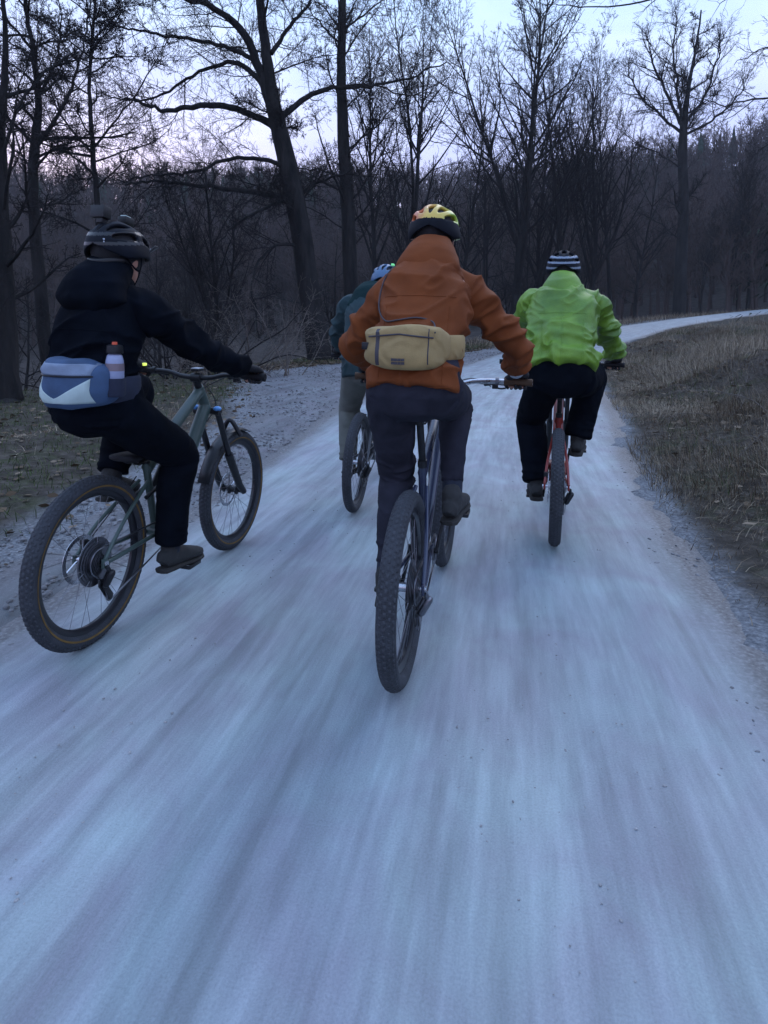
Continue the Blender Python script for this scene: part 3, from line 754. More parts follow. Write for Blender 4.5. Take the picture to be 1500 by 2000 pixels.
def hero(name, label, pts, radii, limbs, seed, prm, kids_scale=1.0, bk='bark_dark', root=True, group=None):
    """a tree drawn limb by limb; pts and limbs are lists of (px,py,z); limb = (points, r0)"""
    rng = np.random.default_rng(seed); out = []; tr = []
    W = [at(*p) for p in pts]
    if root: W[0][2] = gz(W[0][0], W[0][1]) - .25
    P = crom(W, 5); R = np.interp(np.linspace(0, len(W) - 1, len(P)), range(len(W)), radii)
    Pn = P + rng.normal(0, .012, P.shape); Pn[0] = P[0]; tr.append((Pn, R, 0))
    pr = dict(prm, kids=[int(prm['kids'][0] * kids_scale)] + prm['kids'][1:])
    Lt = np.linalg.norm(np.diff(P, axis=0), axis=1).sum(); spawn(rng, out, P, R, Lt * .55, 1, pr)
    for pl, r0, k in limbs:
        Q = crom([at(*p) for p in pl], 5); n = len(Q); Q = Q + rng.normal(0, .055 * pl[0][2] / 25, Q.shape) * np.linspace(.1, 1, n)[:, None]
        S = r0 * np.linspace(1, .22, n); out.append((Q, S, 1))
        L = np.linalg.norm(np.diff(Q, axis=0), axis=1).sum()
        spawn(rng, out, Q, S, L, 2, dict(pr, kids=[0, int(k * 1.6)] + pr['kids'][2:], start=[.1, .1, .1, .1]))
    base = W[0].copy(); base[2] += .25
    tr = [(a - base, b, c) for a, b, c in tr]; out = [(a - base, b, c) for a, b, c in out]
    mt, mc = make_tree_mesh(name, tr, out)
    return plant(name, mt, mc, tuple(base), 0, 1, label, 'tree', group, bk)

NEAR = dict(SP, H=11, kids=[13, 13, 10, 5], len=[.40, .38, .42, .5], rmax=[.06, .022, .009, .005], rmin=.0058, wander=[.14, .17, .19, .2], trop=[.02, .02, .01, 0], ang=[60, 50, 48, 45], start=[.25, .12, .1, .1])
z = 25
hero("oak_tree", "big leaning oak whose long limbs reach left over the valley beyond the lay-by",
     [(628, 800, z), (612, 620, z), (592, 480, z), (572, 370, z), (547, 260, z), (530, 180, z), (518, 90, z), (508, 0, z), (500, -160, z)],
     [.50, .43, .40, .38, .33, .25, .19, .16, .09],
     [([(543, 262, z), (515, 160, z), (478, 70, z - .5), (420, 15, z - 1), (340, -10, z - 1.5), (270, -60, z - 2)], 0.217, 16),
      ([(540, 250, z), (510, 232, z), (450, 210, z - .8), (390, 205, z - 1.5), (330, 216, z - 2), (285, 205, z - 2.5), (240, 190, z - 3)], 0.167, 16),
      ([(528, 195, z), (500, 150, z), (455, 122, z + .5), (400, 135, z + 1), (340, 170, z + 1.2), (280, 195, z + 1.3), (210, 190, z + 1.5)], 0.123, 16),
      ([(500, 120, z), (450, 95, z - .4), (380, 78, z - .6), (310, 68, z - .8), (250, 55, z - 1), (190, 50, z - 1.2)], 0.102, 14),
      ([(548, 230, z), (600, 190, z + .5), (650, 172, z + 1), (720, 168, z + 1.5), (800, 150, z + 2), (870, 120, z + 2.5)], 0.123, 14),
      ([(530, 105, z), (560, 60, z + .5), (600, 10, z + .8), (640, -60, z + 1)], 0.102, 12),
      ([(560, 330, z), (520, 312, z - .5), (450, 310, z - 1), (380, 335, z - 1.5), (310, 345, z - 2), (230, 350, z - 2.4)], 0.102, 14),
      ([(578, 385, z), (520, 380, z), (440, 368, z - .6), (370, 362, z - 1), (300, 350, z - 1.4), (240, 362, z - 1.8)], 0.123, 14),
      ([(585, 400, z), (545, 395, z - .6), (480, 425, z - 1.4), (430, 470, z - 2), (400, 520, z - 2.4)], 0.072, 12),
      ([(590, 480, z), (540, 480, z - .8), (500, 520, z - 1.4), (495, 590, z - 1.8), (505, 660, z - 2)], 0.072, 12),
      ([(580, 390, z), (620, 355, z + .3), (680, 340, z + .5), (740, 345, z + .8)], 0.072, 10)],
     11, dict(NEAR, H=16, kids=[13, 20, 12, 5]), 1.1)
hero("bare_tree", "tall straight tree with a dark trunk close behind the oak's right side",
     [(690, 760, 27), (685, 560, 27), (680, 420, 27), (672, 300, 27), (667, 180, 27), (668, 60, 27), (672, -120, 27)],
     [.34, .31, .29, .26, .21, .17, .10],
     [([(668, 170, 27), (720, 165, 27), (800, 185, 28.5), (880, 150, 28.5)], .06, 12),
      ([(668, 90, 27), (630, 50, 27), (590, 0, 27)], .055, 10), ([(670, 60, 27), (720, 20, 27), (780, -30, 28.5)], .055, 10),
      ([(672, 300, 27), (730, 250, 28), (790, 180, 28.5), (830, 90, 28.5)], .05, 12),
      ([(676, 350, 27), (620, 330, 26), (560, 340, 25), (520, 380, 25)], .045, 12)],
     12, dict(NEAR, H=14, ang=[45, 45, 45, 45]), 1.6)
hero("bare_tree", "slim forked tree at the far left with a black trunk against the pink sky",
     [(110, 900, 15), (85, 640, 15), (66, 420, 15), (66, 300, 15), (75, 190, 15), (62, 80, 15), (48, 0, 15), (35, -120, 15)],
     [.17, .15, .12, .11, .075, .055, .045, .03],
     [([(68, 290, 15), (105, 240, 15), (140, 170, 15), (165, 80, 15), (180, -20, 15)], .06, 14), ([(70, 240, 15), (30, 190, 14), (0, 150, 14)], .04, 12),
      ([(66, 310, 15), (120, 288, 15), (180, 285, 15), (240, 292, 15)], .035, 10), ([(75, 190, 15), (110, 120, 15), (120, 50, 15), (110, -30, 15)], .04, 12)],
     13, dict(NEAR, rmin=.0038), 1.5)
hero("bare_tree", "thick dark trunk cut by the left edge of the photo above the verge",
     [(28, 950, 11.5), (14, 760, 11.5), (6, 560, 11.5), (2, 400, 11.5), (4, 240, 11.5), (10, 100, 11.5), (4, -60, 11.5)],
     [.27, .24, .19, .12, .08, .05, .03], [([(5, 420, 11.5), (24, 300, 11), (30, 200, 11), (60, 100, 11)], .035, 12), ([(6, 300, 11), (40, 200, 11), (100, 130, 11.5), (170, 90, 12)], .035, 14)],
     14, dict(NEAR, rmin=.0034, kids=[12, 11, 8, 4]), 1.1)
hero("bare_tree", "wispy young tree filling the gap between the left trees and the oak",
     [(205, 800, 19), (200, 560, 19), (190, 400, 19), (180, 280, 19), (175, 150, 19), (185, 20, 19), (190, -100, 19)],
     [.11, .10, .085, .07, .05, .04, .03], [([(182, 290, 19), (230, 230, 19), (290, 150, 19), (330, 60, 19)], .04, 14), ([(180, 300, 19), (130, 240, 19), (90, 160, 19), (60, 60, 19)], .04, 14)],
     15, NEAR, 2.2)

# shared shapes for the trees deeper in the wood
LIB = []
for k in range(6):
    tr, out = tree_meshes(100 + k, dict(UP, kids=[30 + 3 * (k % 3), 8, 6, 3], ang=[30 + 5 * (k % 4), 38, 40, 40]), .16 + .03 * (k % 3), .03, fork=(0, 1, 2, 0, 1, 3)[k])
    LIB.append(make_tree_mesh("upright_tree", tr, out))
LIBS = []
for k in range(3):
    tr, out = tree_meshes(140 + k, dict(SP, kids=[16, 8, 7, 3]), .22, .04, fork=k); LIBS.append(make_tree_mesh("spreading_tree", tr, out))

# the row along the far bend, left to right
ROW = [ # px at the foot, distance, height, shape, label
    (728, 34, 17, 0, "thin straight tree just left of the orange rider's helmet"),
    (806, 37, 19, 1, "forked tree rising directly above the yellow helmet"),
    (902, 42, 18, 3, "slender tree right of the yellow helmet with few low branches"),
    (1000, 44, 25, 2, "tallest straight tree between the orange and green riders"),
    (948, 52, 16, 4, "thin tree half hidden behind the tallest one in the row"),
    (1062, 50, 18, 5, "many-stemmed tree left of the green rider's helmet"),
    (1095, 47, 20, 1, "tree rising straight above the green rider's helmet"),
    (1142, 50, 19, 5, "many-stemmed tree with a splayed base right of the green rider's helmet"),
    (1190, 52, 20, 0, "narrow tall tree above the green rider's right shoulder"),
    (1238, 60, 17, 3, "small thin tree where the bend starts"),
    (1415, 70, 16, 4, "twin-stemmed tree at the right above the far road"),
    (1455, 72, 16, 2, "dark-stemmed tree near the right edge above the far road"),
]
for i, (px, d, h, k, lb) in enumerate(ROW):
    x, y, zz = footing(px, d); plant("bare_tree", LIB[k][0], LIB[k][1], (x, y, zz), i * 1.7, h / 17, lb)
hero("bare_tree", "broad low-forking tree with a rounded crown standing at the far bend",
     [(1325, 640, 63), (1330, 520, 63), (1335, 400, 63), (1333, 300, 63), (1336, 240, 63), (1345, 170, 63), (1360, 90, 63), (1370, 20, 63)],
     [.66, .56, .48, .44, .36, .19, .12, .07],
     [([(1334, 250, 63), (1305, 190, 63), (1275, 120, 63), (1262, 60, 63)], .2, 16), ([(1334, 262, 63), (1290, 225, 62), (1245, 180, 61), (1225, 120, 61)], .17, 16),
      ([(1336, 245, 63), (1375, 190, 64), (1400, 120, 64), (1410, 60, 64)], .18, 16), ([(1336, 265, 63), (1390, 235, 63), (1440, 190, 63), (1465, 130, 63)], .14, 14),
      ([(1334, 240, 63), (1322, 170, 61), (1315, 90, 61), (1325, 20, 61)], .16, 16), ([(1333, 330, 63), (1285, 300, 61), (1230, 270, 61), (1190, 230, 61)], .09, 12),
      ([(1330, 470, 63), (1280, 430, 61), (1240, 410, 60)], .08, 10)],
     21, dict(NEAR, H=20, kids=[18, 16, 11, 5], len=[.3, .40, .42, .5], rmax=[.10, .05, .02, .01], rmin=.008, trop=[.05, .05, .03, .02], ang=[45, 40, 40, 40]), .9)

def conifer(name, label, loc, H, r, seed, group=None):
    rng = np.random.default_rng(seed); e = empty(name, label, 'tree', group, loc)
    P, R = branch(rng, A(0, 0, -.3), A(0, 0, 1), H + .3, r, 10, .01, A(0, 0, .02), .1)
    link("trunk", paths_mesh("trunk", [(P, R, 0)], lambda l: 8), M['bark_dark'], e)
    V = []; Fc = []
    for k in range(int(26 * H)):
        t = .12 + .88 * rng.random() ** .8; hgt = H * t; L = (1.02 - t) * H * .26 * (.6 + .6 * rng.random()); a = rng.random() * 6.28
        d = A(cos(a), sin(a), -.25 - .2 * rng.random()); d /= np.linalg.norm(d); p0 = A(0, 0, hgt); sdv = np.cross(d, A(0, 0, 1)); sdv /= np.linalg.norm(sdv)
        for q in range(7):
            f = (q + 1) / 7; c = p0 + d * L * f + A(0, 0, .10 * L * f * f); w = .10 * H / 10 * (1.3 - f) + .05; dr = nrm(d * .6 + sdv * rng.normal(0, .9) + A(0, 0, rng.normal(-.3, .3)))
            s2 = np.cross(dr, A(0, 0, 1)) * .35; o = len(V); ln = .35 + .35 * rng.random()
            V += [c - s2 * w, c + s2 * w, c + dr * w * 3.2 * ln * 2 + s2 * w * .2, c + dr * w * 2.2 * ln * 2 - s2 * w * .9]; Fc.append((o, o + 1, o + 2, o + 3))
    link("crown", mesh_from("crown", np.array(V), np.array(Fc), False), M['needles'], e); return e
x, y, zz = footing(1560, 26); conifer("spruce_tree", "dark spruce whose branches enter at the right edge of the sky", (x, y, zz), 13, .2, 5)

z = 14
hero("overhanging_tree", "bare tree beyond the right edge whose thin pale twigs hang into the bright sky",
     [(1700, 760, z), (1690, 520, z), (1670, 300, z), (1640, 120, z), (1620, -60, z), (1600, -240, z)], [.2, .17, .14, .11, .08, .05],
     [([(1672, 300, z), (1600, 210, z), (1510, 190, z), (1420, 205, z), (1360, 190, z)], .035, 9), ([(1655, 200, z), (1580, 110, z), (1500, 90, z), (1430, 130, z)], .03, 8),
      ([(1630, 40, z), (1500, -40, z), (1350, -20, z), (1230, 8, z), (1130, 14, z), (1050, 5, z)], .035, 7)], 31, dict(NEAR, rmin=.003, kids=[8, 9, 7, 3]), .8, bk='bark_grey')

# trees standing further back in the wood: like enough to share one description
rt = random.Random(4)
for i in range(52):
    px = rt.uniform(-60, 1560); d = rt.uniform(34, 74) if px > 600 else rt.uniform(24, 72)
    x, y, zz = footing(px, d)
    dd, yc, _ = road_coord(np.array([x]), np.array([y]))
    if dd[0] > -hwid(yc)[0] - (3.2 if y > 32 else 9.5): continue
    k = rt.randrange(9); L_ = (LIB + LIBS)[k]; h = rt.uniform(6, 10) if d < 60 else rt.uniform(8, 11)
    plant("woodland_tree", L_[0], L_[1], (x, y, zz), rt.uniform(0, 6.28), h / 17, "bare thin-stemmed tree standing among many in the dark wood behind the riders", 'tree', "bare trees in the wood behind the riders")

# bare scrub and dead boughs on the slope below the lay-by
def shrub(loc, H, n, seed, label, pale=False, group=None, name="bare_shrub"):
    rng = np.random.default_rng(seed); st = []; tw = []
    for k in range(n):
        a = rng.random() * 6.28; d = nrm(A(cos(a) * rng.uniform(.2, 1.1), sin(a) * rng.uniform(.2, 1.1), 1))
        P, R = branch(rng, A(rng.normal(0, .15), rng.normal(0, .15), -.1), d, H * rng.uniform(.6, 1.1), .018 * H / 2.5, 9, .13, A(0, 0, -.03), .2); st.append((P, R, 1))
        spawn(rng, tw, P, R, H, 2, dict(NEAR, kids=[0, 9, 6, 0], levels=3, len=[0, .38, .4, .4], rmax=[0, .008, .004, .003], rmin=.0028, start=[0, .2, .1, .1]))
    e = empty(name, label, 'shrub', group, loc)
    link("stem", paths_mesh("stem", st, lambda l: 4), M['twig_pale' if pale else 'twig'], e); link("crown", paths_mesh("crown", tw, lambda l: 3), M['twig_pale' if pale else 'twig'], e)
for i, (px, d, H, n, lb, pale) in enumerate([
        (330, 16, 3.6, 9, "tangled bare shrub right of the black-clad rider's head", False), (420, 17, 4.2, 10, "tall bare shrub hanging over the slope beyond the black-clad rider's arm", False),
        (500, 19, 3.4, 9, "pale twiggy shrub left of the oak's foot", True), (560, 17.5, 2.6, 8, "low pale brush in front of the oak's trunk", True),
        (250, 14, 2.8, 8, "dark low bush behind the black-clad rider's back", False), (120, 14, 2.6, 8, "dark scrub at the left between trunk and rider", False),
        (648, 24, 2.8, 8, "bare bush between the oak and the teal rider", False), (390, 13.2, 1.9, 7, "pale dead brush just over the lay-by edge above the handlebar", True)]):
    x, y, zz = footing(px, d); shrub((x, y, zz), H, n, 300 + i, lb, pale)

def at_bank(y, q):
    i = float(np.interp(y, CL[:, 1], CLS)); hw = hwid(np.array([y])); x_, y_, _ = at_road(np.array([i]), hw + q); return float(x_[0]), float(y_[0]), gz(float(x_[0]), float(y_[0])) - .05
for i, (yy, q, H, n, lb, pale) in enumerate([
        (5.4, 2.3, .75, 11, "low bramble bush nearest the camera on the right bank", False), (7.5, 2.0, .7, 10, "tangled bramble beside the road right of the rider in green", True),
        (8.6, 3.6, .9, 12, "thick bramble thicket high on the right bank", False), (12, 2.6, .8, 10, "pale bramble tangle on the right bank where the road starts to bend", True),
        (15, 5.5, 1.1, 12, "dark bush at the right edge just below the far road", False), (4.0, 1.3, .45, 8, "small dead weed tuft close to the right road edge", True)]):
    shrub(at_bank(yy, q), H, n, 400 + i, lb, pale, name="bramble_bush")

# brambles and bent stalks on the right bank
def brambles():
    rng = np.random.default_rng(8); it = []
    for k in range(700):
        s = S0 + 1 + rng.random() ** 1.2 * 26; q = 1.0 + rng.random() * 6.5
        x, y, yc = at_road(np.array([s]), np.array([0.])); hw = hwid(yc); x, y, _ = at_road(np.array([s]), hw + q); zz = Hg(x, y)[0]
        a = rng.random() * 6.28; L = rng.uniform(.3, 1.5)
        P, R = branch(rng, A(x[0], y[0], zz - .02), nrm(A(cos(a), sin(a), rng.uniform(.7, 1.8))), L, rng.uniform(.003, .0065), 10, .09, A(0, 0, -.17), .4)
        g = Hg(P[:, 0], P[:, 1]); P[:, 2] = np.maximum(P[:, 2], g + .01); it.append((P, R, 1))
    o = link("bramble_stems", paths_mesh("bramble_stems", it, lambda l: 4), M['twig_pale']); tag(o, "thin arching pale bramble stems tangled on the right bank", "brambles", kind='stuff')
brambles()

# the wooded hillside: thousands of crowns that run together
def far_wood():
    rng = np.random.default_rng(77); small = []
    for k in range(5):
        prm = dict(UP, levels=2, kids=[24, 6], H=10., seg=[4, 2], rmax=[.09, .06], rmin=.035, ang=[42, 42], len=[.34, .5])
        tr, out = tree_meshes(500 + k, prm, .2, .03); tr = [(P[::4], R[::4], 0) for P, R, l in tr]
        me = paths_mesh("t", tr + out, lambda l: 3); V = np.empty(len(me.vertices) * 3, np.float32); me.vertices.foreach_get("co", V)
        Fc = np.empty(len(me.loops), np.int32); me.loops.foreach_get("vertex_index", Fc); small.append((V.reshape(-1, 3), Fc.reshape(-1, 4))); bpy.data.meshes.remove(me)
    n = 2600; az = rng.uniform(-.72, .72, n); r = 76 + rng.random(n) ** .9 * 150
    X = r * np.sin(az); Y = r * np.cos(az); Z = Hg(X, Y); Vs = []; Fs = []; off = 0
    for i in range(n):
        V, Fc = small[i % 5]; a = rng.random() * 6.28; s = rng.uniform(.75, 1.25); c, q = cos(a) * s, sin(a) * s
        W = np.stack([V[:, 0] * c - V[:, 1] * q + X[i], V[:, 0] * q + V[:, 1] * c + Y[i], V[:, 2] * s + Z[i]], 1); Vs.append(W); Fs.append(Fc + off); off += len(W)
    o = link("hillside_forest", mesh_from("hillside_forest", np.vstack(Vs), np.vstack(Fs)), M['farwood']); tag(o, "bare grey-brown wood covering the hillside behind everything", "forest", kind='stuff')
    # a few dark evergreens poking out along the ridge and in the middle of the slope
    Vs = []; Fs = []; off = 0
    n = 170; az = np.concatenate([rng.uniform(-.62, .62, 120), rng.normal(-.22, .06, 50)]); r = rng.uniform(150, 215, n); X = r * np.sin(az); Y = r * np.cos(az); Z = Hg(X, Y)
    for i in range(n):
        Hh = rng.uniform(7, 11); rr = Hh * .16; V = []; Fc = []
        for k in range(9):
            z0 = Hh * (.15 + .85 * k / 9); z1 = z0 + Hh * .17; w = rr * (1.05 - k / 9); o = len(V)
            for j in range(9):
                a = 2 * pi * j / 9 + k; V.append((cos(a) * w * rng.uniform(.6, 1.2), sin(a) * w * rng.uniform(.6, 1.2), z0 + rng.uniform(-.3, .3)))
            V.append((0, 0, z1)); Fc += [(o + j, o + (j + 1) % 9, o + 9) for j in range(9)]
        V = np.array(V) + A(X[i], Y[i], Z[i]); Vs.append(V); Fs.append(np.array(Fc) + off); off += len(V)
    o = link("ridge_evergreens", mesh_from("ridge_evergreens", np.vstack(Vs), np.vstack(Fs), False), M['needles']); tag(o, "dark evergreens scattered along the top of the wooded ridge", "forest", kind='stuff')
far_wood()

def haze():
    V, Fc = box((0, 0, 33.0), (303, 303, 42.0)); o = link("haze", mesh_from("haze", V, Fc, False), None); o['kind'] = 'stuff'
    m = bpy.data.materials.new("evening_haze"); m.use_nodes = True; N = m.node_tree.nodes; N.clear(); out = N.new("ShaderNodeOutputMaterial"); v = N.new("ShaderNodeVolumePrincipled")
    v.inputs['Color'].default_value = (.82, .86, .95, 1); v.inputs['Density'].default_value = .00045; v.inputs['Anisotropy'].default_value = .1
    m.node_tree.links.new(v.outputs[0], out.inputs['Volume']); o.data.materials.append(m)
haze()
# ------------------------------------------------------------------ bicycles (X forward, Y left, Z up; origin where the rear tyre meets the road)
from mathutils import Matrix, Vector
from mathutils.bvhtree import BVHTree
WR = .349
def bike_matrix(c, heading, lean):
    return Matrix.Translation((c[0], c[1], c[2])) @ Matrix.Rotation(radians(90 - heading), 4, 'Z') @ Matrix.Rotation(radians(lean), 4, 'X')

def tyre_parts(parent, c, tan=None, w=.031, mt='rubber'):
    R0 = WR - w; prof = []
    for k in range(40):
        a = 2 * pi * k / 40; r = w
        if abs(a - 0) < 1.2 or abs(a - 2 * pi) < 1.2: r = w - .0022
        prof.append((R0 + r * cos(a) * 1.0, w * .98 * sin(a) if False else r * sin(a)))
    ty = part('tyre', [lathe_y(prof, 120, c)], M[mt], parent)
    V = []; Fc = []; nk = 92
    for row, (a, hw, hl) in enumerate(((-58, .0042, .0075), (-30, .0042, .006), (0, .0050, .0085), (30, .0042, .006), (58, .0042, .0075))):
        for k in range(nk):
            th = 2 * pi * (k + (.5 if row % 2 else 0)) / nk; al = radians(a)
            rr = R0 + (w - .003) * cos(al); y = (w - .003) * sin(al)
            rad = A(cos(th), 0, sin(th)); tn = A(-sin(th), 0, cos(th)); nn = rad * cos(al) + A(0, sin(al), 0); bi = np.cross(tn, nn)
            b0 = rad * rr + A(0, y, 0) + np.array(c); o = len(V)
            for h_, sc in ((0, 1.0), (.0026, .90)):
                for sx, sy in ((-1, -1), (1, -1), (1, 1), (-1, 1)): V.append(b0 + nn * h_ + tn * hl * sx * sc + bi * hw * sy * sc)
            Fc += [(o + 4, o + 5, o + 6, o + 7)] + [(o + j, o + (j + 1) % 4, o + 4 + (j + 1) % 4, o + 4 + j) for j in range(4)]
    link('tread', mesh_from('tread', np.array(V), np.array(Fc), False), M['knob'], ty, 'stuff')
    if tan: part('sidewall', [lathe_y([(R0 - .013, s * w * .93), (R0 - .007, s * w * 1.005), (R0 - .007, s * w * 1.025), (R0 - .014, s * w * .955)], 96, c) for s in (-1, 1)], M['tan'], ty)

def wheel(parent, x, rear, rim='gloss_black', tan=None, mt='rubber', w=.031, flip=1):
    c = (0, 0, 0); e = empty('rear_wheel' if rear else 'front_wheel'); e.parent = parent; e.location = (x, 0, WR)
    tyre_parts(e, c, tan, w, mt); R = WR - 2 * w - .003
    part('rim', [lathe_y([(R + .012, .014), (R + .012, -.014), (R - .006, -.0145), (R - .018, -.006), (R - .018, .006), (R - .006, .0145)], 96, c)], M[rim], e)
    hw = .055 if rear else .042
    part('hub', [lathe_y([(.0, hw), (.010, hw), (.012, hw - .012), (.026, hw - .016), (.026, hw - .022), (.017, hw - .028), (.017, -hw + .028), (.026, -hw + .022), (.026, -hw + .016), (.012, -hw + .012), (.010, -hw), (0, -hw)], 28, c, False)], M['steel'] if rear else M['black_metal'], e)
    sp = []
    for k in range(28):
        s = 1 if k % 2 else -1; a = 2 * pi * k / 28; b = a + (.62 if (k // 2) % 2 else -.62)
        sp.append(sweep([A(.025 * cos(b), s * (hw - .019), .025 * sin(b)), A((R - .017) * cos(a), s * .003, (R - .017) * sin(a))], .0011, 4))
    part('spokes', sp, M['darksteel'], e, kind='stuff')
    yd = hw - .008; rp = [lathe_y([(.100, yd), (.100, yd + .002), (.082, yd + .002), (.082, yd)], 60, c)]
    for k in range(6):
        a = 2 * pi * k / 6; rp.append(sweep([A(.02 * cos(a), yd + .001, .02 * sin(a)), A(.084 * cos(a + .35), yd + .001, .084 * sin(a + .35))], .004, 6, R2=.001, up=(0, 1, 0)))
    part('brake_disc', rp, M['steel'], e)
    if rear:
        cs = [lathe_y([(r_, -hw + .034 - .004 * i), (r_, -hw + .032 - .004 * i), (.018, -hw + .032 - .004 * i), (.018, -hw + .034 - .004 * i)], 48, c) for i, r_ in enumerate((.100, .088, .077, .067, .058, .050, .043, .037, .031, .026))]
        part('cassette', cs, M['darksteel'], e)
    return e

def tube(pts, r, n=14, **k): return sweep(crom(pts, 5) if len(pts) > 2 else np.array(pts, float), r, n, **k)

def make_bike(name, label, M4, sp):
    root = empty(name, label, 'bicycle', 'mountain bikes ridden along the gravel road', M=M4)
    P = dict(bb=(.44, .34), crown=(.944, .850), htop=(.889, .962), st=(.35, .70), seat=(.245, .985), bar_z=1.035, bar_x=.905, grip=.365); P.update(sp.get('geo', {}))
    y0 = lambda p, y=0.: A(p[0], y, p[1]); bb, cr, ht, stt = y0(P['bb']), y0(P['crown']), y0(P['htop']), y0(P['st'])
    fc = M[sp['frame']]; dt = sp.get('down', .024); tt = sp.get('top', .019)
    ra = A(0, 0, WR); ax = nrm(ht - cr)
    fr = [sweep([cr - ax * .005, ht + ax * .005], .026, 20), tube([cr + ax * .03, (cr + bb) / 2 + A(0, 0, -.012), bb], dt, 18, R2=dt * sp.get('dw', .95)),
          tube([ht - ax * .022, (ht + stt) / 2 + A(0, 0, -.008), stt + A(0, 0, -.012)], tt, 16, R2=tt * 1.1), sweep([bb, stt + nrm(stt - bb) * .03], .0175, 16),
          sweep([bb + A(0, .042, 0), bb - A(0, .042, 0)], .027, 20, up=(0, 0, 1))]
    if sp.get('motor'):
        fr.append(sweep([bb + A(0, .058, .01), bb - A(0, .058, -.01)], .07, 24, up=(0, 0, 1), R2=.088))
    fz = fuse('frame', fr, fc, root, .005, 4)
    for s in (1, -1):
        part('chainstay', [tube([A(0, s * .068, WR), A(.10, s * .064, WR - .002), A(.30, s * .046, .345), A(.42, s * .033, .34)], .0105, 12, R2=.0085), box(A(0, s * .069, WR), (.016, .006, .02), bev=.004)], fc, root)
        part('seatstay', [tube([A(0, s * .068, WR + .01), A(.12, s * .058, WR + .12), stt + A(-.02, s * .022, -.06)], .0085, 10)], fc, root)
    if sp.get('shock'):
        sa = (stt + bb) / 2 + A(.02, 0, .05); sb = (ht + stt) / 2 + A(.02, 0, -.04)
        part('shock', [sweep([sa, (sa + sb) / 2], .019, 16), sweep([(sa + sb) / 2, sb], .012, 12), sweep([sa + A(-.1, .03, -.02), sa + A(.02, .03, .02)], .01, 10), sweep([sa + A(-.1, -.03, -.02), sa + A(.02, -.03, .02)], .01, 10)], M['black_metal'], root)
    # fork
    fa = A(1.2, 0, WR); offv = A(.914, 0, .407) * .044
    fk = []; stn = []
    for s in (1, -1):
        lo = fa + A(0, s * .062, 0); cro = cr + A(0, s * .060, 0) - ax * .012; top_l = lo - offv * .5 + (cro - lo) * .52
        fk.append(sweep([lo + offv * .1 - ax * .012, lo - offv * .3 + ax * .06, top_l], [.017, .020, .0235], 16)); fk.append(sweep([lo, lo - A(0, s * .02, 0)], .014, 12))
        stn.append(sweep([top_l - ax * .02, cro], .0165, 16))
    fk.append(tube([fa + A(-.035, .06, .33), fa + A(-.055, .0, .42), fa + A(-.035, -.06, .33)], .013, 10))
    f = part('fork', fk, M['black_metal'], root)
    part('stanchions', stn, M[sp.get('stanchion', 'gloss_black')], f)
    part('fork_crown', [tube([cr + A(0, .075, 0) - ax * .008, cr + A(.004, 0, 0) + ax * .002, cr + A(0, -.075, 0) - ax * .008], .02, 14)], M['black_metal'], f)
    if sp.get('fork_cap'):
        [part('fork_cap', [ellip(cr + A(.0, s * .061, .012), (.022, .022, .014), 14, 8)], M['blue_plastic'], f) for s in (1, -1)]
    rwh = wheel(root, 0, True, sp.get('rim', 'gloss_black'), sp.get('tan'), w=sp.get('tw', .031)); wheel(root, 1.2, False, sp.get('rim', 'gloss_black'), sp.get('tan'), w=sp.get('tw', .031))
    # mudguard-like short fender
    if sp.get('fender', True):
        V = []; Fc = []
        for i in range(10):
            a = radians(62 + 11 * i)
            for j, yy in enumerate((-.036, -.02, 0, .02, .036)):
                r = WR + .018 - abs(yy) * .35; V.append((1.2 + r * cos(a), yy, WR + r * sin(a)))
        for i in range(9):
            for j in range(4): o = i * 5 + j; Fc.append((o, o + 1, o + 6, o + 5))
        g = link('mudguard', mesh_from('mudguard', np.array(V), Fc), M['black_metal'], f); sm = g.modifiers.new("t", 'SOLIDIFY'); sm.thickness = .002
    # cockpit
    bz, bx, gp = P['bar_z'], P['bar_x'], P['grip']
    top = ht + ax * .035; clamp = A(bx + .005, 0, bz - .028)
    part('stem', [sweep([ht, top + ax * .015], .0185, 16), sweep([top, clamp - nrm(clamp - top) * .004], .016, 14, R2=.019), sweep([clamp + A(0, .026, 0), clamp - A(0, .026, 0)], .024, 16)], M['black_metal'], root)
    hb = part('handlebar', [tube([A(bx - .035, gp + .065, bz), A(bx - .02, gp - .06, bz), A(bx + .002, .16, bz - .006), A(bx + .005, .07, bz - .026), A(bx + .005, -.07, bz - .026), A(bx + .002, -.16, bz - .006), A(bx - .02, -gp + .06, bz), A(bx - .035, -gp - .065, bz)], .0125, 14)],
              M[sp.get('bar', 'black_metal')], root)
    for s in (1, -1):
        part('grip', [lathe_y([(.0165, -.066), (.0185, -.06), (.0165, -.05), (.0165, .048), (.0185, .055), (.018, .066)], 20, (0, 0, 0), False)], M[sp.get('grip', 'glove')], hb)
        g = COL.objects[-1] if False else bpy.context.scene.collection.objects[-1]
        g.location = (bx - .027, s * gp, bz); g.rotation_euler = (0, 0, s * radians(7))
        lv = [tube([A(bx + .005, s * (gp - .095), bz - .008), A(bx + .045, s * (gp - .085), bz - .02), A(bx + .055, s * (gp - .03), bz - .022), A(bx + .046, s * (gp + .03), bz - .026)], [.0055] * 16, 8),
              sweep([A(bx - .012, s * (gp - .098), bz - .004), A(bx + .03, s * (gp - .16), bz - .02)], .0115, 12), sweep([A(bx - .014, s * (gp - .092), bz), A(bx - .014, s * (gp - .108), bz)], .0185, 14)]
        part('brake_lever', lv, M['black_metal' if not sp.get('lever') else sp['lever']], hb)
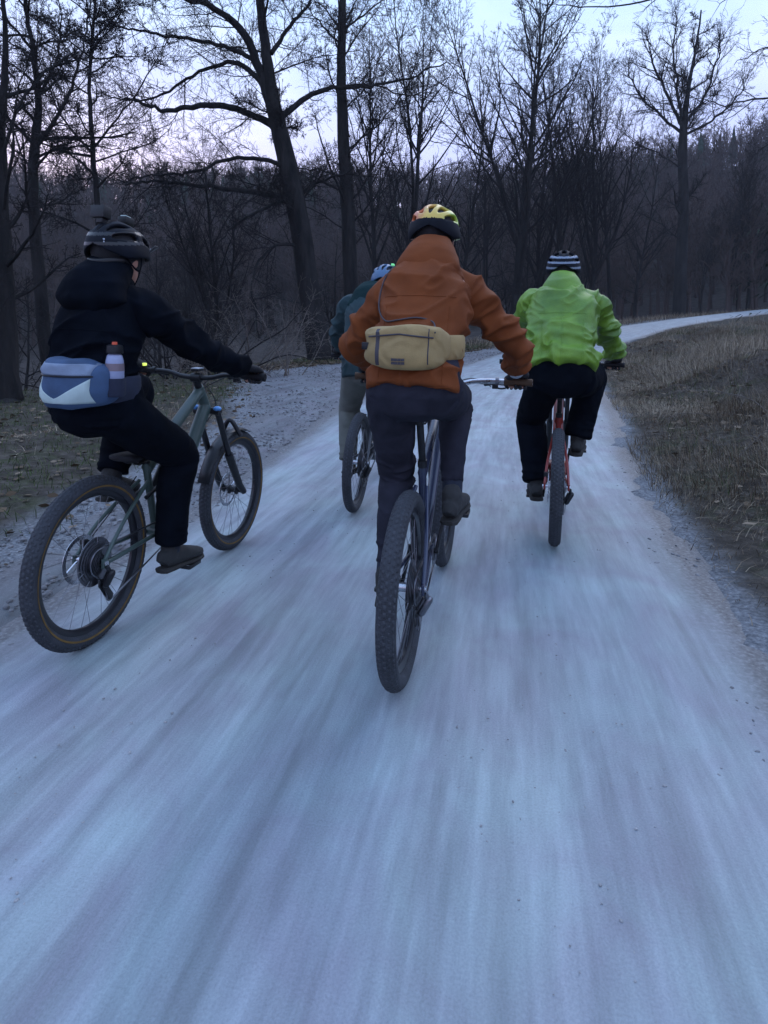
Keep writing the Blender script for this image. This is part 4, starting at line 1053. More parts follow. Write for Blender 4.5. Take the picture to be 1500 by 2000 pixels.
    sh = [box(A(bx + .01, -(gp - .11), bz - .028), (.016, .014, .011), bev=.004), tube([A(bx + .0, -(gp - .11), bz - .03), A(bx - .025, -(gp - .085), bz - .034), A(bx - .045, -(gp - .06), bz - .03)], .0045, 8)]
    part('shifter', sh, M['black_metal'], hb)
    cb = [tube([A(bx + .03, s * (gp - .16), bz - .02), A(bx + .12, s * .1, bz - .03), A(bx + .10, -s * .02, bz - .10), cr + A(.03, -s * .035, .02), cr + A(-.05, -s * .03, -.05)], .0025, 6) for s in (1, -1)]
    cb.append(tube([A(bx + .02, -(gp - .13), bz - .03), A(bx + .10, -.13, bz + .0), A(bx + .11, .02, bz - .07), cr + A(.0, .036, .03)], .0022, 6))
    part('cables', cb, M['black_metal'], hb)
    if sp.get('computer'):
        c = part('computer', [box(A(bx + .01, .0, bz + .012), (.028, .022, .006), bev=.004)], M['black_metal'], hb); part('screen', [box(A(bx + .01, 0, bz + .0195), (.024, .018, .0012))], M['white_plastic'], c) if False else None
        part('display', [box(A(bx + .01, 0, bz + .0205), (.027, .021, .002), bev=.001)], M['white_plastic'], hb)
    if sp.get('left_light'):
        part('lamp', [box(A(bx - .03, gp - .005, bz + .03), (.012, .016, .008), bev=.003)], M['glow_cyan'], hb); part('lamp', [box(A(bx - .035, gp - .045, bz + .028), (.012, .018, .007), bev=.003)], M['glow_yellow'], hb)
    # saddle and post
    se = y0(P['seat']); bd = nrm(stt - bb); drop = sp.get('drop', 0.0); se = se - bd * drop
    part('seatpost', [sweep([stt + bd * .02, stt + bd * .05], .0195, 16), sweep([stt + bd * .05, se - A(0, 0, .045)], .0148, 16), box(se + A(0, 0, -.04), (.018, .016, .012), bev=.004)] + [tube([se + A(-.09, s * .022, -.018), se + A(-.03, s * .022, -.042), se + A(.05, s * .02, -.04), se + A(.12, s * .008, -.015)], .0036, 8) for s in (1, -1)], M['black_metal'], root)
    xs = [-.135, -.125, -.09, -.04, .02, .07, .11, .138]; ws = [.03, .058, .070, .058, .034, .024, .021, .012]; hs = [.010, .016, .02, .019, .016, .014, .013, .008]
    V, Fc = sweep([se + A(x, 0, -.004 - .05 * (x > .1) * (x - .1) + .006 * (x < -.1)) for x in xs], hs, 20, R2=ws, up=(0, 0, 1), round_cap=False, ex=2.3)
    part('saddle', [(V, Fc)], M['glove'], root)
    # cranks, chainring, pedals
    ca = radians(sp['crank']); CR = sp.get('crank_len', .17)
    part('chainring', [lathe_y([(.066, -.047), (.066, -.050), (.045, -.050), (.045, -.047)], 48, bb)] + [sweep([bb + A(0, -.049, 0), bb + A(.05 * cos(a), -.049, .05 * sin(a))], .007, 6, R2=.002, up=(0, 1, 0)) for a in np.arange(5) * 1.2566], M['darksteel'], root)
    pos = {}
    for s in (1, -1):
        a = ca if s < 0 else ca + pi; e = bb + A(CR * cos(a), 0, CR * sin(a))
        part('crank_arm', [sweep([bb + A(0, s * .058, 0), e + A(0, s * .078, 0)], [.015, .012], 12, R2=[.008, .007], round_cap=True), sweep([bb + A(0, s * .04, 0), bb + A(0, s * .066, 0)], .016, 14)], M['black_metal'], root)
        part('pedal', [box(e + A(0, s * .132, 0), (.050, .006, .008), bev=.002), box(e + A(.045, s * .132, 0), (.006, .048, .008), bev=.003), box(e + A(-.045, s * .132, 0), (.006, .048, .008), bev=.003), box(e + A(0, s * .178, 0), (.048, .006, .008), bev=.003), box(e + A(0, s * .088, 0), (.048, .006, .008), bev=.003), sweep([e + A(0, s * .07, 0), e + A(0, s * .178, 0)], .009, 10)], M['black_metal'], root)
        pos[s] = e + A(0, s * .132, .009)
    # chain and derailleur (drive side is the right, -Y)
    rc = .055; j1 = A(.012, -.045, WR - .095); j2 = A(.060, -.045, WR - .165)
    def arc(c, r, a0, a1, n): return [A(c[0] + r * cos(t), -.045, c[2] + r * sin(t)) for t in np.linspace(a0, a1, n)]
    loop = arc(A(0, 0, WR), rc, radians(95), radians(240), 12) + arc(j1, .018, radians(110), radians(-40), 6) + arc(j2, .018, radians(150), radians(290), 6) + arc(bb, .066, radians(-95), radians(80), 14)
    loop.append(loop[0]); part('chain', [sweep(loop, .0042, 6, R2=.0035, up=(0, 1, 0), cap=False)], M['darksteel'], root)
    dr = part('derailleur', [sweep([A(.0, -.078, WR - .012), A(.018, -.082, WR - .045)], .009, 10), sweep([A(.018, -.088, WR - .045), A(.016, -.062, WR - .095)], .015, 12, round_cap=True), sweep([A(.02, -.074, WR - .04), A(.018, -.05, WR - .09)], .010, 10),
              sweep([j1 + A(0, -.010, 0), j2 + A(0, -.010, 0)], .013, 10, R2=.0018, up=(0, 0, 1), round_cap=True), sweep([j1 + A(0, .010, 0), j2 + A(0, .010, 0)], .013, 10, R2=.0018, up=(0, 0, 1), round_cap=True)], M[sp.get('mech', 'black_metal')], root)
    for j in (j1, j2): part('pulley', [lathe_y([(.019, .003), (.017, -.003), (.004, -.003), (.004, .003)], 18, j)], M['black_metal'], dr)
    part('brake_caliper', [box(A(.055, .062, WR + .055), (.026, .014, .018), bev=.006), tube([A(.07, .06, WR + .06), A(.2, .05, .5), A(.34, .03, .62)], .0025, 6)], M['black_metal'], root)
    part('axle', [sweep([A(0, .082, WR), A(0, -.080, WR)], .011, 14)], M['steel'], root)
    if sp.get('headset'): part('headset_strap', [sweep([ht + ax * .0, ht + ax * .028], .030, 20), sweep([ht + ax * .034, ht + ax * .05], .024, 18)], M['cream'], root)
    if sp.get('bottle'):
        m0 = (cr + bb) / 2 + nrm(np.cross(cr - bb, A(0, 1, 0))) * -.06; dv = nrm(cr - bb); part('bottle', [sweep([m0 - dv * .09, m0 + dv * .07, m0 + dv * .085, m0 + dv * .11], [.036, .036, .028, .016], 18)], M['black_metal'], root)
    return root, P, pos

# ------------------------------------------------------------------ riders
def ik(a, b, l1, l2, pole):
    d = b - a; L = np.linalg.norm(d)
    if L > (l1 + l2) * .995: k = L / ((l1 + l2) * .995); l1 *= k; l2 *= k
    u = d / L; x = (l1 ** 2 - l2 ** 2 + L ** 2) / (2 * L); h = sqrt(max(l1 ** 2 - x * x, 0)); p = nrm(np.array(pole) - u * np.array(pole).dot(u))
    return a + u * x + p * h

def limb(pts, radii, n=16, k=6, **kw):
    P = crom(pts, k); R = np.interp(np.linspace(0, len(pts) - 1, len(P)), range(len(pts)), radii); return sweep(P, R, n, round_cap=True, **kw)

def torso(sp, ry, rx, ex=2.4):
    P = crom(sp, 5); t = np.linspace(0, len(sp) - 1, len(P)); T, U, W = frames(P, up=(0, 1, 0))
    return sweep(P, np.interp(t, range(len(sp)), ry), 28, R2=np.interp(t, range(len(sp)), rx), up=(0, 1, 0), ex=ex)

def hand_parts(G, W, a, f, u, s, brake=False, k_=1.0):
    def lb(p, r, n=12, k=5): return limb(p, [q * k_ for q in r], n, k)
    """G grip centre, W wrist, a outward along the bar, f forward, u up; fingers closed round the bar"""
    o = []; Kc = G + f * .020 + u * .030
    for k in np.linspace(-1.5, 1.5, 4):
        o.append(lb([W + a * k * .010, G - f * .034 + u * .033 + a * k * .020, Kc + a * k * .0205], [.020, .017, .0125], 12, 5))
    for i in range(4):
        off = a * (-.033 + .0215 * i); R = .0285; L = (.92, 1.0, .95, .8)[i]
        if i == 0 and brake: o.append(lb([Kc + off, G + off + f * .048 + u * .016, G + off + f * .068 - u * .004, G + off + f * .062 - u * .022], [.0112, .0105, .0098, .0085], 10, 4)); continue
        pts = [Kc + off] + [G + off + f * (R * cos(radians(t))) + u * (R * sin(radians(t))) for t in (28, -22 * L, -80 * L, -128 * L)]
        o.append(lb(pts, [.0115, .0108, .0102, .0096, .0085], 10, 4))
    o.append(lb([W - a * .012 + f * .01, G - a * .040 - f * .022 + u * .020, G - a * .058 + f * .012 + u * .016, G - a * .060 + f * .030 - u * .006, G - a * .050 + f * .026 - u * .024], [.018, .016, .0125, .0115, .0095], 12, 4))
    return o

def foot_frame(P, pitch, yaw):
    f = A(cos(radians(pitch)) * cos(radians(yaw)), cos(radians(pitch)) * sin(radians(yaw)), -sin(radians(pitch))); s = nrm(np.cross(A(0, 0, 1), f)); u = np.cross(f, s); return f, s, u

def shoe_parts(P, fr, k=1.0):
    f, s, u = fr; o = []
    xs = [-.175, -.165, -.12, -.06, .0, .05, .085, .105]; hw = [.022, .033, .036, .037, .046, .046, .036, .018]; hh = [.030, .044, .050, .044, .034, .027, .021, .012]
    C = [P + f * x + u * (h * 1.0 + .010) for x, h in zip(xs, hh)]
    o.append(sweep(C, np.array(hh) * k, 18, R2=np.array(hw) * k, up=u, ex=2.5))
    o.append(limb([P - f * .125 + u * .05, P - f * .118 + u * .115], [.040, .043], 14, 3))
    V, Fc = sweep([P + f * x + u * .006 for x in [-.185, -.17, -.12, -.05, .0, .05, .09, .112]], [.009, .012, .012, .011, .011, .011, .010, .008], 16, R2=np.array([.022, .038, .040, .038, .049, .049, .038, .018]) * k, up=u, ex=3)
    return o, [(V, Fc)]

def helmet(parent, c, fwd, up, mt, mt2=None, stripes=None, rear_dark=False, lights=None, sc=1.0):
    f = nrm(fwd); u = nrm(np.array(up) - f * np.array(up).dot(f)); l = np.cross(u, f); L, Wd, Hh = .150 * sc, .108 * sc, .118 * sc
    nt_, np_ = 64, 72; V = []; keep = []
    for i in range(nt_ + 1):
        th = pi * (i / nt_)
        for j in range(np_ + 1):
            ph = radians(-112 + 224 * j / np_)
            x = L * cos(th); y = Wd * sin(th) * sin(ph) * 1.02; z = Hh * sin(th) * cos(ph)
            x = x - .012 if False else x
            ridge = 1 + .022 * cos(ph * 7.0) * sin(th)
            V.append(((x), y * ridge, z * ridge))
    V = np.array(V)
    def vent(th, ph):
        for pc, w in ((0, 11), (-33, 10.5), (33, 10.5), (-64, 9), (64, 9)):
            for a, b in ((22, 46), (54, 88), (99, 155)):
                if abs(pc) > 60 and a < 50: continue
                if a > 95 and abs(pc) > 30: b = 148
                m = (a + b) / 2 + abs(pc) * -.06; h = (b - a) / 2
                if abs((ph - pc) / w) ** 2.6 + abs((th - m) / h) ** 2.6 < 1: return True
        return False
    Fc = []; Fb = []; zb = []
    for i in range(nt_):
        th = 180 * (i + .5) / nt_
        for j in range(np_):
            ph = -112 + 224 * (j + .5) / np_; k = i * (np_ + 1) + j; q = V[[k, k + 1, k + np_ + 2, k + np_ + 1]].mean(0)
            low = -.010 if q[0] > .05 else (-.018 - .034 * sstep(.05, -.12, q[0]))
            if q[2] < low: continue
            if vent(th, ph): continue
            Fc.append((k, k + 1, k + np_ + 2, k + np_ + 1)); Fb.append(q)
    R = np.array([f, l, u]); Vw = V @ R + np.array(c)
    me = mesh_from('shell', Vw, Fc); bm = bmesh.new(); bm.from_mesh(me); bmesh.ops.remove_doubles(bm, verts=bm.verts, dist=.0004)
    bmesh.ops.delete(bm, geom=[v for v in bm.verts if not v.link_faces], context='VERTS')
    for _ in range(3):
        bv = [v for v in bm.verts if v.is_boundary]; co = {}
        for v in bv:
            nb = [e.other_vert(v) for e in v.link_edges if e.is_boundary]
            if len(nb) == 2: co[v] = v.co * .4 + (nb[0].co + nb[1].co) * .3
        for v, p in co.items(): v.co = p
    Ri = np.linalg.inv(R)
    for fa in bm.faces:
        q = (np.array(fa.calc_center_median()) - np.array(c)) @ R.T
        idx = 0
        if rear_dark and q[0] < .02 and q[2] < .030: idx = 1
        if stripes is not None:
            ph = degrees(atan2(q[1] / Wd, q[2] / Hh)); zz = q[2] - .25 * q[0]
            if any(abs(zz - s_) < .0065 for s_ in stripes): idx = 1
        fa.material_index = idx
    bm.to_mesh(me); bm.free()
    e = empty('helmet'); e.parent = parent
    o = link('shell', me, None, e); me.materials.append(M[mt]); me.materials.append(M[mt2 or 'black_helmet'])
    md = o.modifiers.new("thick", 'SOLIDIFY'); md.thickness = .016; md.offset = -1
    part('liner', [(ellip((0, 0, 0), (L - .022, Wd - .019, Hh - .019), 26, 16)[0] @ R + np.array(c), ellip((0, 0, 0), (1, 1, 1), 26, 16)[1])], M['foam'], e)
    # visor
    Vv = []; Fv = []
    for i in range(5):
        for j in range(13):
            a = radians(-62 + 124 * j / 12); r_ = 1 + .085 * i; zz = .020 + .010 * i - .012 * (a / 1.08) ** 2
            Vv.append(((L * .97) * cos(a) * (1 + .12 * i) - .006, Wd * .98 * sin(a) * (1 + .03 * i), zz))
    for i in range(4):
        for j in range(12): k = i * 13 + j; Fv.append((k, k + 1, k + 14, k + 13))
    vo = link('visor', mesh_from('visor', np.array(Vv) @ R + np.array(c), Fv), M[mt2 or mt], e); md = vo.modifiers.new("t", 'SOLIDIFY'); md.thickness = .004
    to = lambda x, y, z: np.array(c) + f * x + l * y + u * z
    part('chin_strap', [tube([to(.03, s * .088, -.01), to(.035, s * .085, -.06), to(.05, s * .05, -.125), to(.055, 0, -.135)], .004, 8, R2=.0015) for s in (1, -1)] + [tube([to(-.06, s * .078, -.03), to(.0, s * .088, -.07), to(.035, s * .083, -.07)], .004, 8, R2=.0015) for s in (1, -1)], M['black_fabric'], e)
    part('cradle', [tube([to(-.06, .076, -.045), to(-.115, .045, -.062), to(-.128, 0, -.068), to(-.115, -.045, -.062), to(-.06, -.076, -.045)], .011, 10, R2=.004)], M['black_metal'], e)
    return e, to, R

def person(M4, sp, bikeP, pedals):
    root = empty('person', sp['label'], 'person', 'cyclists riding along the gravel road', M=M4)
    pel = A(*sp['pelvis']); nk = A(*sp['neck']); ky = sp.get('k', 1.0)
    mid = (pel + nk) / 2 + A(*sp.get('bow', (-.05, 0, .03))); lum = pel * .62 + mid * .38 + A(-.015, 0, 0) + A(0, 0, .0); q3 = mid * .45 + nk * .55 + A(*sp.get('bow', (-.05, 0, .03))) * .45
    spine = [pel + A(0, 0, -.07), pel, lum, mid, q3, nk - nrm(nk - q3) * .035]
    sd = nrm(nk - q3)
    shw = sp.get('sh', .185); sho = {s: q3 + (nk - q3) * .38 + A(*sp.get('shf', (.015, 0, -.01))) + A(0, s * shw, 0) for s in (1, -1)}
    bx, bz, gp = bikeP['bar_x'] - .027, bikeP['bar_z'], bikeP['grip'] + sp.get('gout', 0)
    Gr = {s: A(bx, s * gp, bz) for s in (1, -1)}; outv = {s: nrm(A(-.12, s, 0)) for s in (1, -1)}
    hd = {}
    for s in (1, -1):
        back = nrm(sho[s] - Gr[s]); back = nrm(back * .55 + A(-.75, 0, .35)); u_ = nrm(A(0, 0, 1) * .9 + A(.25, 0, 0)); f_ = nrm(A(1, 0, -.25)); W = Gr[s] + back * .088 + A(0, 0, .012); hd[s] = (Gr[s], W, outv[s], f_, np.cross(f_, outv[s]) * (-1 if s > 0 else 1), s)
        gg = hd[s]; uu = gg[4]; uu = uu if uu[2] > 0 else -uu; hd[s] = (gg[0], W, gg[2], f_, uu, s)
    elb = {s: ik(sho[s], hd[s][1], .30 * ky, .265 * ky, sp.get('elbow', (-.25, s * .8, .05)) if not callable(sp.get('elbow')) else sp['elbow'](s)) for s in (1, -1)}
    hip = {s: pel + A(0, s * .095, -.03) for s in (1, -1)}
    ff = {s: foot_frame(None, sp['foot'][s][0], -s * 0 + s * 6) for s in (1, -1)}
    foot = {s: pedals[s] + A(*sp.get('footoff', (0, 0, 0))) for s in (1, -1)}
    ank = {s: foot[s] - ff[s][0] * .118 + ff[s][2] * .095 for s in (1, -1)}
    kne = {s: ik(hip[s], ank[s], .45 * ky, .43 * ky, sp.get('knee', lambda s: (1, s * .12, .1))(s)) for s in (1, -1)}
    hc = A(*sp['head']); hf = nrm(sp.get('hf', (1, 0, -.15))); hu = nrm(A(0, 0, 1) - hf * hf[2]); hl = np.cross(hu, hf)
    H = lambda x, y, z: hc + hf * x + hl * y + hu * z
    # the body: one continuous skin under the clothes
    bp = [torso(spine, [.09, .125, .13, .15, .155, .07], [.07, .08, .085, .095, .085, .065]), limb([nk - sd * .05, (nk + H(-.03, 0, -.09)) / 2, H(-.02, 0, -.08)], [.062, .056, .055], 16)]
    Rh = np.array([hf, hl, hu])
    bp += [ellip(H(-.008, 0, .02), (.098, .076, .105), 22, 16, Rh), ellip(H(.028, 0, -.045), (.062, .058, .066), 18, 12, Rh), ellip(H(.082, 0, -.012), (.02, .012, .022), 12, 8, Rh), ellip(H(.078, 0, -.075), (.018, .026, .018), 12, 8, Rh), ellip(H(.072, 0, -.055), (.018, .022, .008), 12, 8, Rh)]
    for s in (1, -1):
        bp += [ellip(H(.0, s * .077, -.005), (.018, .008, .030), 10, 8, Rh), ellip(H(.07, s * .03, .022), (.014, .02, .009), 10, 8, Rh)]
        bp += [limb([q3 + A(0, s * .05, 0), sho[s], elb[s], hd[s][1]], [.05, .044, .034, .024], 14), limb([hip[s] - A(0, s * .02, -.04), hip[s], kne[s], ank[s]], [.070, .066, .044, .032], 16)]
        bp += [limb([kne[s] * .7 + ank[s] * .3 - A(.02, 0, 0), kne[s] * .35 + ank[s] * .65], [.052, .038], 12)]
        bp += hand_parts(*hd[s], k_=.78) + [limb([ank[s], foot[s] - ff[s][0] * .05 + ff[s][2] * .04, foot[s] + ff[s][0] * .06 + ff[s][2] * .025], [.034, .032, .022], 12)]
    fuse('body', bp, M['skin'], root, .0085, 3)
    for s in (1, -1): part('eye', [ellip(H(.0755, s * .031, .010), (.011, .011, .011), 10, 8)], M['eye'], root)
    if sp.get('hair', True): part('hair', [ellip(H(-.022, 0, -.005), (.094, .080, .085), 20, 14, Rh)], M['hair'], root)
    # trousers
    tr = sp.get('leg', [.098, .088, .064, .054, .046]); pr = sp.get('pel', [.165, .128])
    tp = [sweep([pel + A(0, 0, -.125), pel + A(0, 0, -.095), pel + A(0, 0, -.03), pel + A(.0, 0, .04), spine[2] + A(0, 0, .04)], [pr[0] * .30, pr[0] * .70, pr[0], pr[0], pr[0] * .88], 28, R2=[pr[1] * .45, pr[1] * .82, pr[1], pr[1] * .92, pr[1] * .8], up=(0, 1, 0), ex=2.3)]
    cuff = sp.get('cuff', .06)
    for s in (1, -1):
        an = ank[s] + nrm(kne[s] - ank[s]) * cuff; cf = (kne[s] + (ank[s] - kne[s]) * .35) - A(.018, 0, 0)
        P = crom([hip[s] + A(-.01, -s * .012, .02), hip[s] * .6 + kne[s] * .4, kne[s], cf, an], 6); t = np.linspace(0, 4, len(P)); tp.append(sweep(P, np.interp(t, range(5), [tr[0], tr[1], tr[2], tr[3] + .004, tr[4]]), 20, cap=True))
    def dis(co, kk=sp.get('tfold', 1.0)):
        r = np.zeros(len(co))
        for s in (1, -1):
            ax_ = nrm(kne[s] - hip[s]); d_ = co - kne[s]; w = np.exp(-(np.linalg.norm(d_, axis=1) / .17) ** 2); q = d_ @ nrm(ank[s] - hip[s])
            n1 = vnoise(np.column_stack([q * 26 + co[:, 0] * 9, co[:, 1] * 14 * s, co[:, 0] * 10]), 41); r += w * .009 * (1 - np.abs(2 * n1 - 1) * 1.6)
            d2 = co - ank[s]; w2 = np.exp(-(np.linalg.norm(d2, axis=1) / .16) ** 2); n2 = vnoise(np.column_stack([d2[:, 2] * 30 + co[:, 0] * 6, co[:, 1] * 10, co[:, 0] * 8]), 43); r += w2 * .008 * (1 - np.abs(2 * n2 - 1) * 1.6)
        d3 = co - pel; w3 = np.exp(-(np.linalg.norm(d3, axis=1) / .22) ** 2); n3 = vnoise(np.column_stack([co[:, 0] * 9 + co[:, 2] * 7, co[:, 1] * 13 + co[:, 2] * 9, co[:, 2] * 8]), 45)
        r += w3 * .007 * (1 - np.abs(2 * n3 - 1) * 1.8) + .004 * fbm(co * 9, 3, 47)
        return r * kk
    fuse('trousers', tp, M[sp['trousers']], root, .0078, 5, dis)
    # jacket
    jr = sp.get('jr', [.195, .185, .18, .195, .20, .085]); jd = sp.get('jd', [.145, .140, .130, .142, .128, .085])
    hem = sp.get('hem', -.07); low = pel + A(*sp.get('hemoff', (-.02, 0, hem)))
    js = [low, low * .45 + lum * .55, lum * .45 + mid * .55, mid * .4 + q3 * .6, q3 * .6 + nk * .4, nk + sd * .0]
    jp = [torso(js, jr, jd, 2.3)]
    ar = sp.get('arm', [.078, .066, .057, .050, .040])
    for s in (1, -1):
        W = hd[s][1] + nrm(elb[s] - hd[s][1]) * .015
        P = crom([nk * .5 + q3 * .5 + A(0, s * .05, .0), sho[s], sho[s] * .5 + elb[s] * .5, elb[s], elb[s] * .45 + W * .55, W], 6); t = np.linspace(0, 5, len(P))
        jp.append(sweep(P, np.interp(t, range(6), [.075, ar[0], ar[1], ar[2], ar[3], ar[4]]), 20))
    jp.append(limb([nk - sd * .02, nk + sd * .045], [.078, .072], 18, 3))
    amp = sp.get('fold', 1.0)
    def djk(co):
        a = co - (mid + pel) / 2; wv = fbm(co * 4, 2, 61) * .12
        q = co + wv[:, None]; n1 = vnoise(np.column_stack([q[:, 0] * 5, q[:, 1] * 7 + q[:, 2] * 5, q[:, 2] * 5 - np.abs(q[:, 1]) * 6]), 62); r1 = (1 - np.abs(2 * n1 - 1)) ** 2
        n2 = vnoise(np.column_stack([q[:, 0] * 8, q[:, 1] * 9 - q[:, 2] * 8, q[:, 2] * 15 + q[:, 1] * 7]), 63); r2 = (1 - np.abs(2 * n2 - 1)) ** 2
        wl = np.exp(-((co[:, 2] - (pel[2] + .17)) / .16) ** 2)
        r = .022 * (r1 ** 1.4 - .25) + .024 * (r2 ** 1.4 - .25) * (.3 + wl) + .004 * fbm(co * 12, 2, 66)
        for s in (1, -1):
            for c_, rad, am in ((elb[s], .13, .007), (hd[s][1], .10, .006), (sho[s] * .8 + mid * .2, .13, .009)):
                d_ = co - c_; w = np.exp(-(np.linalg.norm(d_, axis=1) / rad) ** 2); ax_ = nrm(hd[s][1] - sho[s]); n3 = vnoise(np.column_stack([(d_ @ ax_) * 30, co[:, 1] * 9, co[:, 0] * 9 + co[:, 2] * 5]), 64); r += w * am * (1 - np.abs(2 * n3 - 1) * 1.7)
        return r * amp * sstep(low[2] - .01, low[2] + .09, co[:, 2])
    jk = fuse('jacket', jp, M[sp['jacket']], root, .0068, 6, djk)
    bm = bmesh.new(); bm.from_mesh(jk.data); bv_ = BVHTree.FromBMesh(bm); bm.free()
    def seam(pts):
        o_ = []
        for y, z in pts:
            h = bv_.ray_cast(Vector((-1.5, y, z)), Vector((1, 0, 0)))
            if h[0] is not None: o_.append(A(h[0].x - .0004, y, z))
        if len(o_) > 5: part('seam', [sweep(o_, .0020, 5)], M[sp['jacket']], jk)
    cy = mid[1]; ztop = q3[2] + .01
    seam([(cy + y, ztop - .06 - .25 * y * y) for y in np.linspace(-.14, .14, 24)])
    if sp.get('center_seam'): seam([(cy, z) for z in np.linspace(low[2] + .01, ztop - .07, 30)])
    for s in (1, -1): seam([(cy + s * (.115 + .02 * (z - low[2])), z) for z in np.linspace(low[2] + .01, ztop - .10, 26)])
    seam([(low[1] + y, low[2] + .035) for y in np.linspace(-.15, .15, 24)])
    # hood lying behind the neck
    if sp.get('hood', True):
        hb = nk + A(-.070, 0, -.025); hk = sp.get('hoodk', 1.0)
        hp = [sweep(crom([hb + A(-.050, 0, -.040), hb + A(-.055, 0, -.015), hb + A(-.030, 0, .045), nk + A(-.015, 0, .085), nk + A(.0, 0, .125)], 4), np.interp(np.linspace(0, 4, 17), range(5), np.array([.125, .170, .138, .096, .080]) * hk), 24, R2=np.interp(np.linspace(0, 4, 17), range(5), np.array([.055, .096, .100, .088, .070]) * hk), up=(0, 1, 0), ex=2.2)]
        fuse('hood', hp, M[sp.get('hood_mat', sp['jacket'])], jk, .0075, 4, lambda co: .008 * (1 - np.abs(2 * vnoise(np.column_stack([co[:, 0] * 10, co[:, 1] * 8 + co[:, 2] * 8, co[:, 2] * 16]), 68) - 1)) + .005 * fbm(co * 14, 2, 69))
    for s in (1, -1):
        fuse('glove', hand_parts(*hd[s], brake=True) + [limb([hd[s][1], hd[s][1] + nrm(elb[s] - hd[s][1]) * .03], [.030, .031], 14, 3)], M['glove'], root, .0036, 3)
        if sp.get('wristband') and s < 0: part('wristband', [limb([hd[s][1] - nrm(elb[s] - hd[s][1]) * .006, hd[s][1] + nrm(elb[s] - hd[s][1]) * .016], [.036, .036], 18, 3)], M['white_plastic'], root)
        so, sl = shoe_parts(foot[s], ff[s], sp.get('shoek', 1.0)); sh = fuse('shoe', so, M[sp.get('shoe', 'shoe')], root, .005, 3, lambda co: .002 * fbm(co * 60, 2, 50)); part('sole', sl, M['sole'], sh)
        lc = [tube([foot[s] + ff[s][0] * x + ff[s][1] * .03 + ff[s][2] * (h), foot[s] + ff[s][0] * (x - .005) + ff[s][2] * (h + .016), foot[s] + ff[s][0] * x - ff[s][1] * .03 + ff[s][2] * h], .003, 6) for x, h in ((-.05, .080), (-.03, .070), (-.01, .060), (.012, .052))]
        part('laces', lc, M['sole'], sh)
        part('sock', [limb([ank[s] - A(0, 0, .01), ank[s] + nrm(kne[s] - ank[s]) * (cuff + .05)], [.042, .043], 16, 3)], M['sock'], root)
    return dict(root=root, pel=pel, nk=nk, mid=mid, lum=lum, q3=q3, jk=jk, hc=hc, hf=hf, sho=sho, elb=elb, hd=hd, H=H, kne=kne, ank=ank, low=low)

def back_x(bvh, y, z, off=.006, x0=-1.5):
    h = bvh.ray_cast(Vector((x0, y, z)), Vector((1, 0, 0))); return (h[0].x - off) if h[0] is not None else None

def pack(M4, pr, name, label, zc, w, h, d, mt, mt_band, zoff=0, yoff=0, seed=3, tilt=0.0):
    """pouch worn at the back of the waist: belt, body, flap, zip"""
    bm = bmesh.new(); bm.from_mesh(pr['jk'].data); bvh = BVHTree.FromBMesh(bm); bm.free()
    e = empty(name, label, 'waist pack', None, M=M4)
    V = []; n1, n2 = 44, 26; Fc = []
    xb = back_x(bvh, yoff, zc, 0) or (pr['lum'][0] - .15)
    P = []
    for i in range(n1):
        for j in range(n2):
            th = 2 * pi * i / n1; ph = -pi / 2 + pi * (j + .5) / n2
            cx, cy, cz = cos(ph) * cos(th), cos(ph) * sin(th), sin(ph)
            se = lambda v, p: math.copysign(abs(v) ** p, v)
            P.append((se(cx, .55) * d, se(cy, .55) * w, se(cz, .55) * h))
    P = np.array(P); 
    for i in range(n1):
        for j in range(n2 - 1): a = i * n2 + j; b = ((i + 1) % n1) * n2 + j; Fc.append((a, b, b + 1, a + 1))
    o1 = len(P); P = np.vstack([P, [0, 0, -h], [0, 0, h]])
    for i in range(n1): Fc.append((i * n2, o1, ((i + 1) % n1) * n2)); Fc.append((i * n2 + n2 - 1, ((i + 1) % n1) * n2 + n2 - 1, o1 + 1))
    sag = 1 + .10 * (P[:, 2] < 0); P[:, 0] *= sag; curve = .9 * P[:, 1] ** 2 / .2
    P[:, 0] += curve
    nn = vnoise(np.column_stack([P[:, 1] * 11 + seed, P[:, 2] * 22 + P[:, 1] * 6, P[:, 0] * 6]), seed); P *= (1 + .10 * (1 - np.abs(2 * nn - 1) * 1.6))[:, None]
    q = P + A(xb - d * .80, yoff, zc); q[:, 0] -= (q[:, 2] - zc) * tilt
    return e, bvh, (q, Fc), xb
# ------------------------------------------------------------------ the four riders and their bicycles
def road_z(x, y):
    d, yc, _ = road_coord(np.array([x]), np.array([y])); hw = hwid(yc)
    return float((prof(yc) + .018 * (1 - (d / hw) ** 2))[0]) - .001

def belt(e, bvh, z, hh, mt, yspan, ymid=0., name='belt', tilt=0.0):
    """strap lying on the jacket all round the waist"""
    pts = []
    c = None
    for k in range(41):
        a = 2 * pi * k / 40; dx, dy = cos(a), sin(a)
        h = bvh.ray_cast(Vector((yspan, ymid, z)), Vector((dx, dy, 0)), .40)
        if h[0] is not None: pts.append(A(h[0].x + dx * .019, h[0].y + dy * .019, z))
    pts = np.array(pts)
    for _ in range(10): pts[1:-1] = .5 * pts[1:-1] + .25 * (pts[:-2] + pts[2:])
    if len(pts) > 8: return part(name, [sweep(pts, hh, 8, R2=.009, up=(0, 0, 1), cap=False, ex=3)], M[mt], e)

